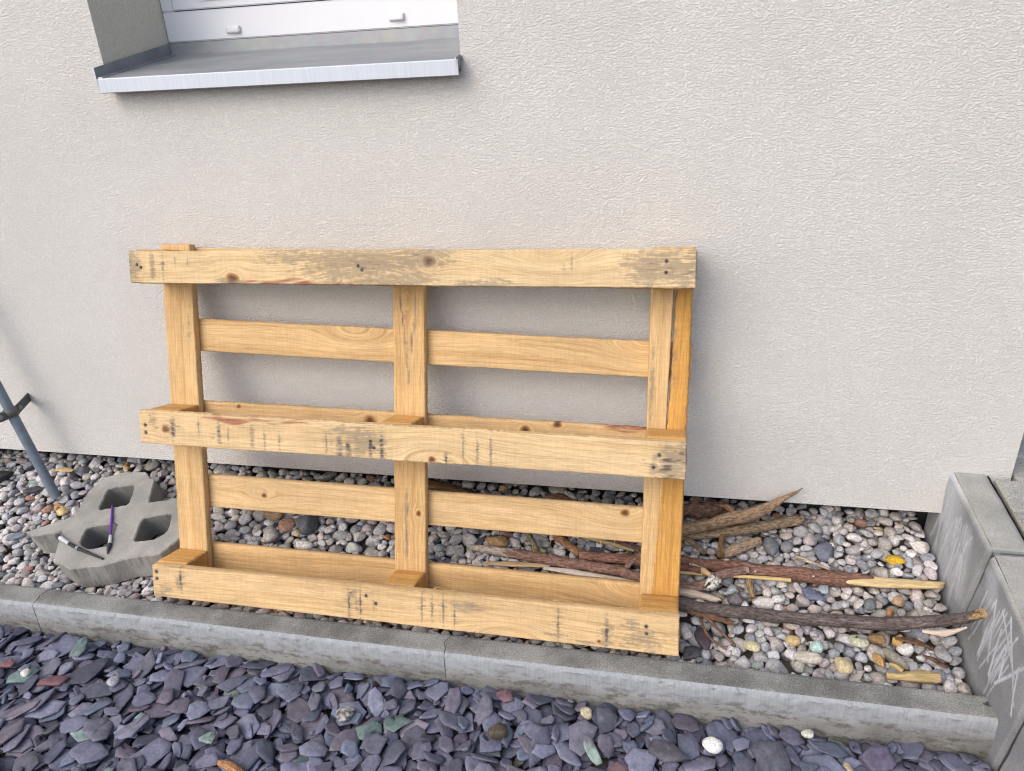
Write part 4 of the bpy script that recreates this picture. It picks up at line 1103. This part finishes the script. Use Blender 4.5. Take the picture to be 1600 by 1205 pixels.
branch('dark thin branch running under the yellowish stalk to the right post', [(.955, -.060, .092), (1.04, -.080, .088), (1.115, -.098, .084)], [.008, .0085, .009], (.11, .07, .06), seed=19, rough=.15)
branch('curved dark brown bark slab in the shade at the wall foot', [(.470, .052, .134), (.540, .046, .138), (.600, .040, .134), (.70, .020, .126)], [.016, .018, .014, .004], (.16, .095, .055), seed=20, rough=.4, flat=.5)
branch('grey stick in the shade at the wall foot right of the middle post', [(.931, .026, .124), (1.02, .020, .122), (1.12, .012, .118)], [.008, .0085, .009], (.20, .165, .15), seed=21, rough=.08)
branch('brown bark curl in the shade left of the grey stick', [(.845, .040, .130), (.885, .034, .134), (.925, .024, .126)], [.007, .011, .004], (.19, .12, .08), seed=22, rough=.3, flat=.6)
branch('crumbly rust brown bark strip under the long dark branch', [(1.185, -.222, .040), (1.238, -.232, .038), (1.290, -.243, .032)], [.007, .010, .005], (.15, .085, .05), seed=23, rough=.6, flat=.6, jag=.01)
branch('thin reddish twig running down toward the kerb', [(1.232, -.235, .038), (1.262, -.265, .028), (1.292, -.296, .020)], [.0035, .003, .003], (.14, .085, .055), seed=24, rough=.3, nseg=8)
branch('second thin reddish twig beside the first near the kerb', [(1.222, -.245, .036), (1.240, -.285, .026), (1.275, -.308, .018)], [.0025, .003, .0022], (.17, .10, .06), seed=34, rough=.3, nseg=8)
branch('thin light twig on the pebbles above the reddish branch', [(1.428, -.078, .096), (1.464, -.092, .092), (1.500, -.106, .088)], [.004, .0038, .003], (.34, .28, .22), seed=25, rough=.2, nseg=8)
kp = branch('pale yellow knobbly branch piece lying against the kerb', [(1.571, -.330, .018), (1.593, -.331, .020), (1.612, -.328, .021), (1.635, -.326, .021), (1.664, -.322, .019)], [.006, .0075, .0105, .0115, .0105], (.42, .32, .16), BARE, seed=26, rough=.3)
tube('side_twig', [(1.600, -.322, .027), (1.588, -.315, .032), (1.578, -.312, .032)], [.005, .004, .003], BARE, (.42, .30, .12), kp, 7, .15, loc=(1.571, -.330, .018))
branch('rusty brown bark flake beside the grey green finger shaped stone', [(1.605, -.243, .036), (1.640, -.247, .036), (1.672, -.258, .032)], [.004, .009, .004], (.13, .07, .045), seed=27, rough=.5, flat=.35, group='bark flakes on the pebbles')
branch('small rusty bark flake in front of the larger flake', [(1.650, -.272, .026), (1.672, -.282, .024), (1.690, -.294, .020)], [.003, .006, .003], (.12, .065, .04), seed=28, rough=.5, flat=.35, group='bark flakes on the pebbles')
branch('brown twig stub standing below the straw stalk', [(1.327, -.146, .070), (1.330, -.165, .063), (1.334, -.186, .056)], [.007, .007, .006], (.24, .17, .085), seed=29, rough=.15)
branch('thin dark branch leaving the right post below the reddish one', [(1.150, -.132, .080), (1.19, -.138, .082), (1.225, -.143, .083)], [.009, .008, .008], (.14, .07, .055), seed=30, rough=.15)
branch('orange brown bark stub lying on the slate at the bottom left', [(.335, -.682, -.040), (.365, -.688, -.038), (.395, -.700, -.040)], [.006, .009, .007], (.33, .18, .09), seed=31, rough=.3)
branch('flat pale yellow wood chip left of the metal rod foot', [(-.585, .005, .124), (-.556, .004, .126), (-.528, .004, .124)], [.006, .012, .006], (.60, .45, .22), BARE, name='wood_chip', cat='wood chip', seed=32, rough=.12, flat=.3)
for k in range(22):
    x = rf.uniform(1.14, 1.36) if k < 14 else rf.uniform(.72, 1.10); y = rf.uniform(-.25, .0) if k < 14 else rf.uniform(-.15, -.08); a = rf.uniform(-.9, .6); L = rf.uniform(.012, .035)
    z = ztop(hm, x, y, .008) + .004
    cn, cc_ = rf.choice([('dark brown', (.17, .09, .05)), ('brown', (.26, .16, .09)), ('pale tan', (.40, .29, .16)), ('blackish', (.10, .07, .055))])
    branch('small %s twig bit among the branches %s the pallet' % (cn, 'right of' if k < 14 else 'behind'), [(x, y, z), (x + L * math.cos(a) * .5, y + L * math.sin(a) * .5, z + .004), (x + L * math.cos(a), y + L * math.sin(a), z + rf.uniform(-.003, .006))],
           [.0022, rf.uniform(.002, .0045), .0014], cc_, name='twig', cat='twig', seed=60 + k, rough=.5, nseg=7, group='small twig bits among the branches')
# fix wording of the chip: it lies right of the rod
bpy.data.objects['wood_chip']['label'] = 'flat pale yellow wood chip between the metal rod and the lattice paver'

# ================================================================== METAL ROD with wall bracket
rod = tube('metal_rod', [(-.521, -.081, .09), (-.579, -.080, .412), (-.78, -.079, 1.52)], [.0125, .0125, .0125], M['steel'], (.2, .2, .2), seed=1, rough=0, nseg=20, step=.05)
tag(rod, 'blue grey metal rod at the left edge held off the wall by a bracket', 'rod')
rx = Vector((-.521, -.081, .09))
bm = bmesh.new()
def obox(bm, c, ax, hx, hy, hz_):
    ax = [Vector(a).normalized() for a in ax]; c = Vector(c); vs = []
    for sx in (-1, 1):
        for sy in (-1, 1):
            for sz in (-1, 1): vs.append(bm.verts.new(c + ax[0] * hx * sx + ax[1] * hy * sy + ax[2] * hz_ * sz))
    for f in ((0, 1, 3, 2), (4, 6, 7, 5), (0, 4, 5, 1), (2, 3, 7, 6), (0, 2, 6, 4), (1, 5, 7, 3)): bm.faces.new([vs[i] for i in f])
pc = Vector((-.568, -.080, .352)); wp = Vector((-.585, .002, .359))
dv = (wp - (pc + Vector((.004, .016, 0))))
mid = (wp + pc + Vector((.004, .016, 0))) / 2
obox(bm, mid - rx, (dv, dv.cross(Vector((0, 0, 1))), dv.cross(Vector((0, 0, 1))).cross(dv)), dv.length / 2, .002, .0125)
br = bobj('bracket', bm, M['bracket'], rod, .001)
# clamp ring round the rod
ax = (Vector((-.579, -.080, .412)) - rx).normalized()
e1 = ax.cross(Vector((0, 1, 0))).normalized(); e2 = ax.cross(e1)
V = []; F = []; n = 24
for i in range(n):
    a = 2 * math.pi * i / n
    for (r, h) in ((.0135, -.011), (.0165, -.011), (.0165, .011), (.0135, .011)): V.append(tuple(pc - rx + (e1 * math.cos(a) + e2 * math.sin(a)) * r + ax * h))
for i in range(n):
    j = (i + 1) % n
    for k in range(4): F.append((i * 4 + k, i * 4 + (k + 1) % 4, j * 4 + (k + 1) % 4, j * 4 + k))
np_mesh('clamp', V, F, M['bracket'], rod, True)
bm = bmesh.new(); obox(bm, pc - rx + Vector((-.010, -.028, -.002)), (Vector((-.3, -1, 0)), Vector((1, -.3, 0)), ax), .014, .0018, .011); obox(bm, pc - rx + Vector((-.004, -.029, -.002)), (Vector((-.3, -1, 0)), Vector((1, -.3, 0)), ax), .014, .0018, .011)
bobj('clamp_ear', bm, M['bracket'], rod, .0008)
for off in (Vector((-.007, -.031, 0)), Vector((-.001, .027, .002))):
    bm = bmesh.new(); bmesh.ops.create_cone(bm, cap_ends=True, segments=6, radius1=.0065, radius2=.0065, depth=.018)
    b_ = bobj('bolt', bm, M['ring'], rod, .0008); b_.location = pc - rx + off; b_.rotation_euler = (0, R_(90), R_(-15))

# ================================================================== paint brushes on the paver
pl = lambda x, y, h: (x, y, .07 + .3 * (y + .3) + h)
pb = tube('paint_brush', [pl(-.282, -.140, .0035), pl(-.249, -.190, .0045), pl(-.224, -.229, .005)], [.0022, .0034, .0036], M['purple'], (1, 1, 1), rough=0, nseg=12)
tag(pb, 'purple handled paint brush lying on the lattice paver', 'brush', 'brushes lying on the lattice paver'); L0 = pl(-.282, -.140, .0035)
tube('ferrule', [pl(-.2235, -.2295, .005), pl(-.216, -.241, .0052), pl(-.210, -.252, .0052)], [.0038, .0042, .0048], M['ferrule'], (1, 1, 1), pb, rough=0, nseg=12, loc=L0)
tube('bristles', [pl(-.2102, -.2515, .0052), pl(-.206, -.262, .005), pl(-.198, -.279, .003)], [.0046, .005, .001], M['bristle'], (1, 1, 1), pb, rough=.2, nseg=10, loc=L0)
bb = tube('paint_brush', [pl(-.322, -.262, .005), pl(-.282, -.2745, .0052), pl(-.201, -.293, .0035)], [.0045, .0042, .0026], M['black'], (1, 1, 1), rough=0, nseg=12)
tag(bb, 'black handled paint brush with silver ferrule lying on the lattice paver', 'brush', 'brushes lying on the lattice paver'); L0 = pl(-.322, -.262, .005)
tube('ferrule', [pl(-.321, -.2625, .005), pl(-.340, -.2555, .005), pl(-.357, -.249, .005)], [.0046, .005, .0062], M['ferrule'], (1, 1, 1), bb, rough=0, nseg=12, loc=L0)
tube('bristles', [pl(-.3565, -.249, .005), pl(-.366, -.246, .005), pl(-.374, -.243, .004)], [.006, .0065, .004], M['bristle'], (1, 1, 1), bb, rough=.2, nseg=10, loc=L0)
tube('handle_ring', [pl(-.291, -.272, .0052), pl(-.287, -.273, .0052), pl(-.283, -.2742, .0052)], [.0055, .0066, .0055], M['ring'], (1, 1, 1), bb, rough=0, nseg=14, loc=L0)

# ================================================================== small weed and dark stones at the far left wall foot
wd = empty('weed', (-.80, -.01, .115)); tag(wd, 'small dark green weed at the wall foot by the left edge', 'plant')
for k in range(9):
    a = rf.uniform(0, 6.28); L = rf.uniform(.025, .05); V = []; F = []
    for i in range(6):
        t = i / 5; r = L * t; wdt = .006 * math.sin(math.pi * (t * .9 + .08)); h = .03 * math.sin(t * 2.2)
        V += [(r * math.cos(a) - wdt * math.sin(a), r * math.sin(a) + wdt * math.cos(a), h), (r * math.cos(a) + wdt * math.sin(a), r * math.sin(a) - wdt * math.cos(a), h)]
        if i: b = 2 * i; F.append((b - 2, b - 1, b + 1, b))
    np_mesh('leaf', V, F, M['leaf'], wd, True)
one_rock('pebble', 'angular black stone by the weed at the left edge', 'pebble', -.760, -.035, (.045, .022, .018), .4, (.03, .032, .036), hm, 95, 9, .2, 'slate')
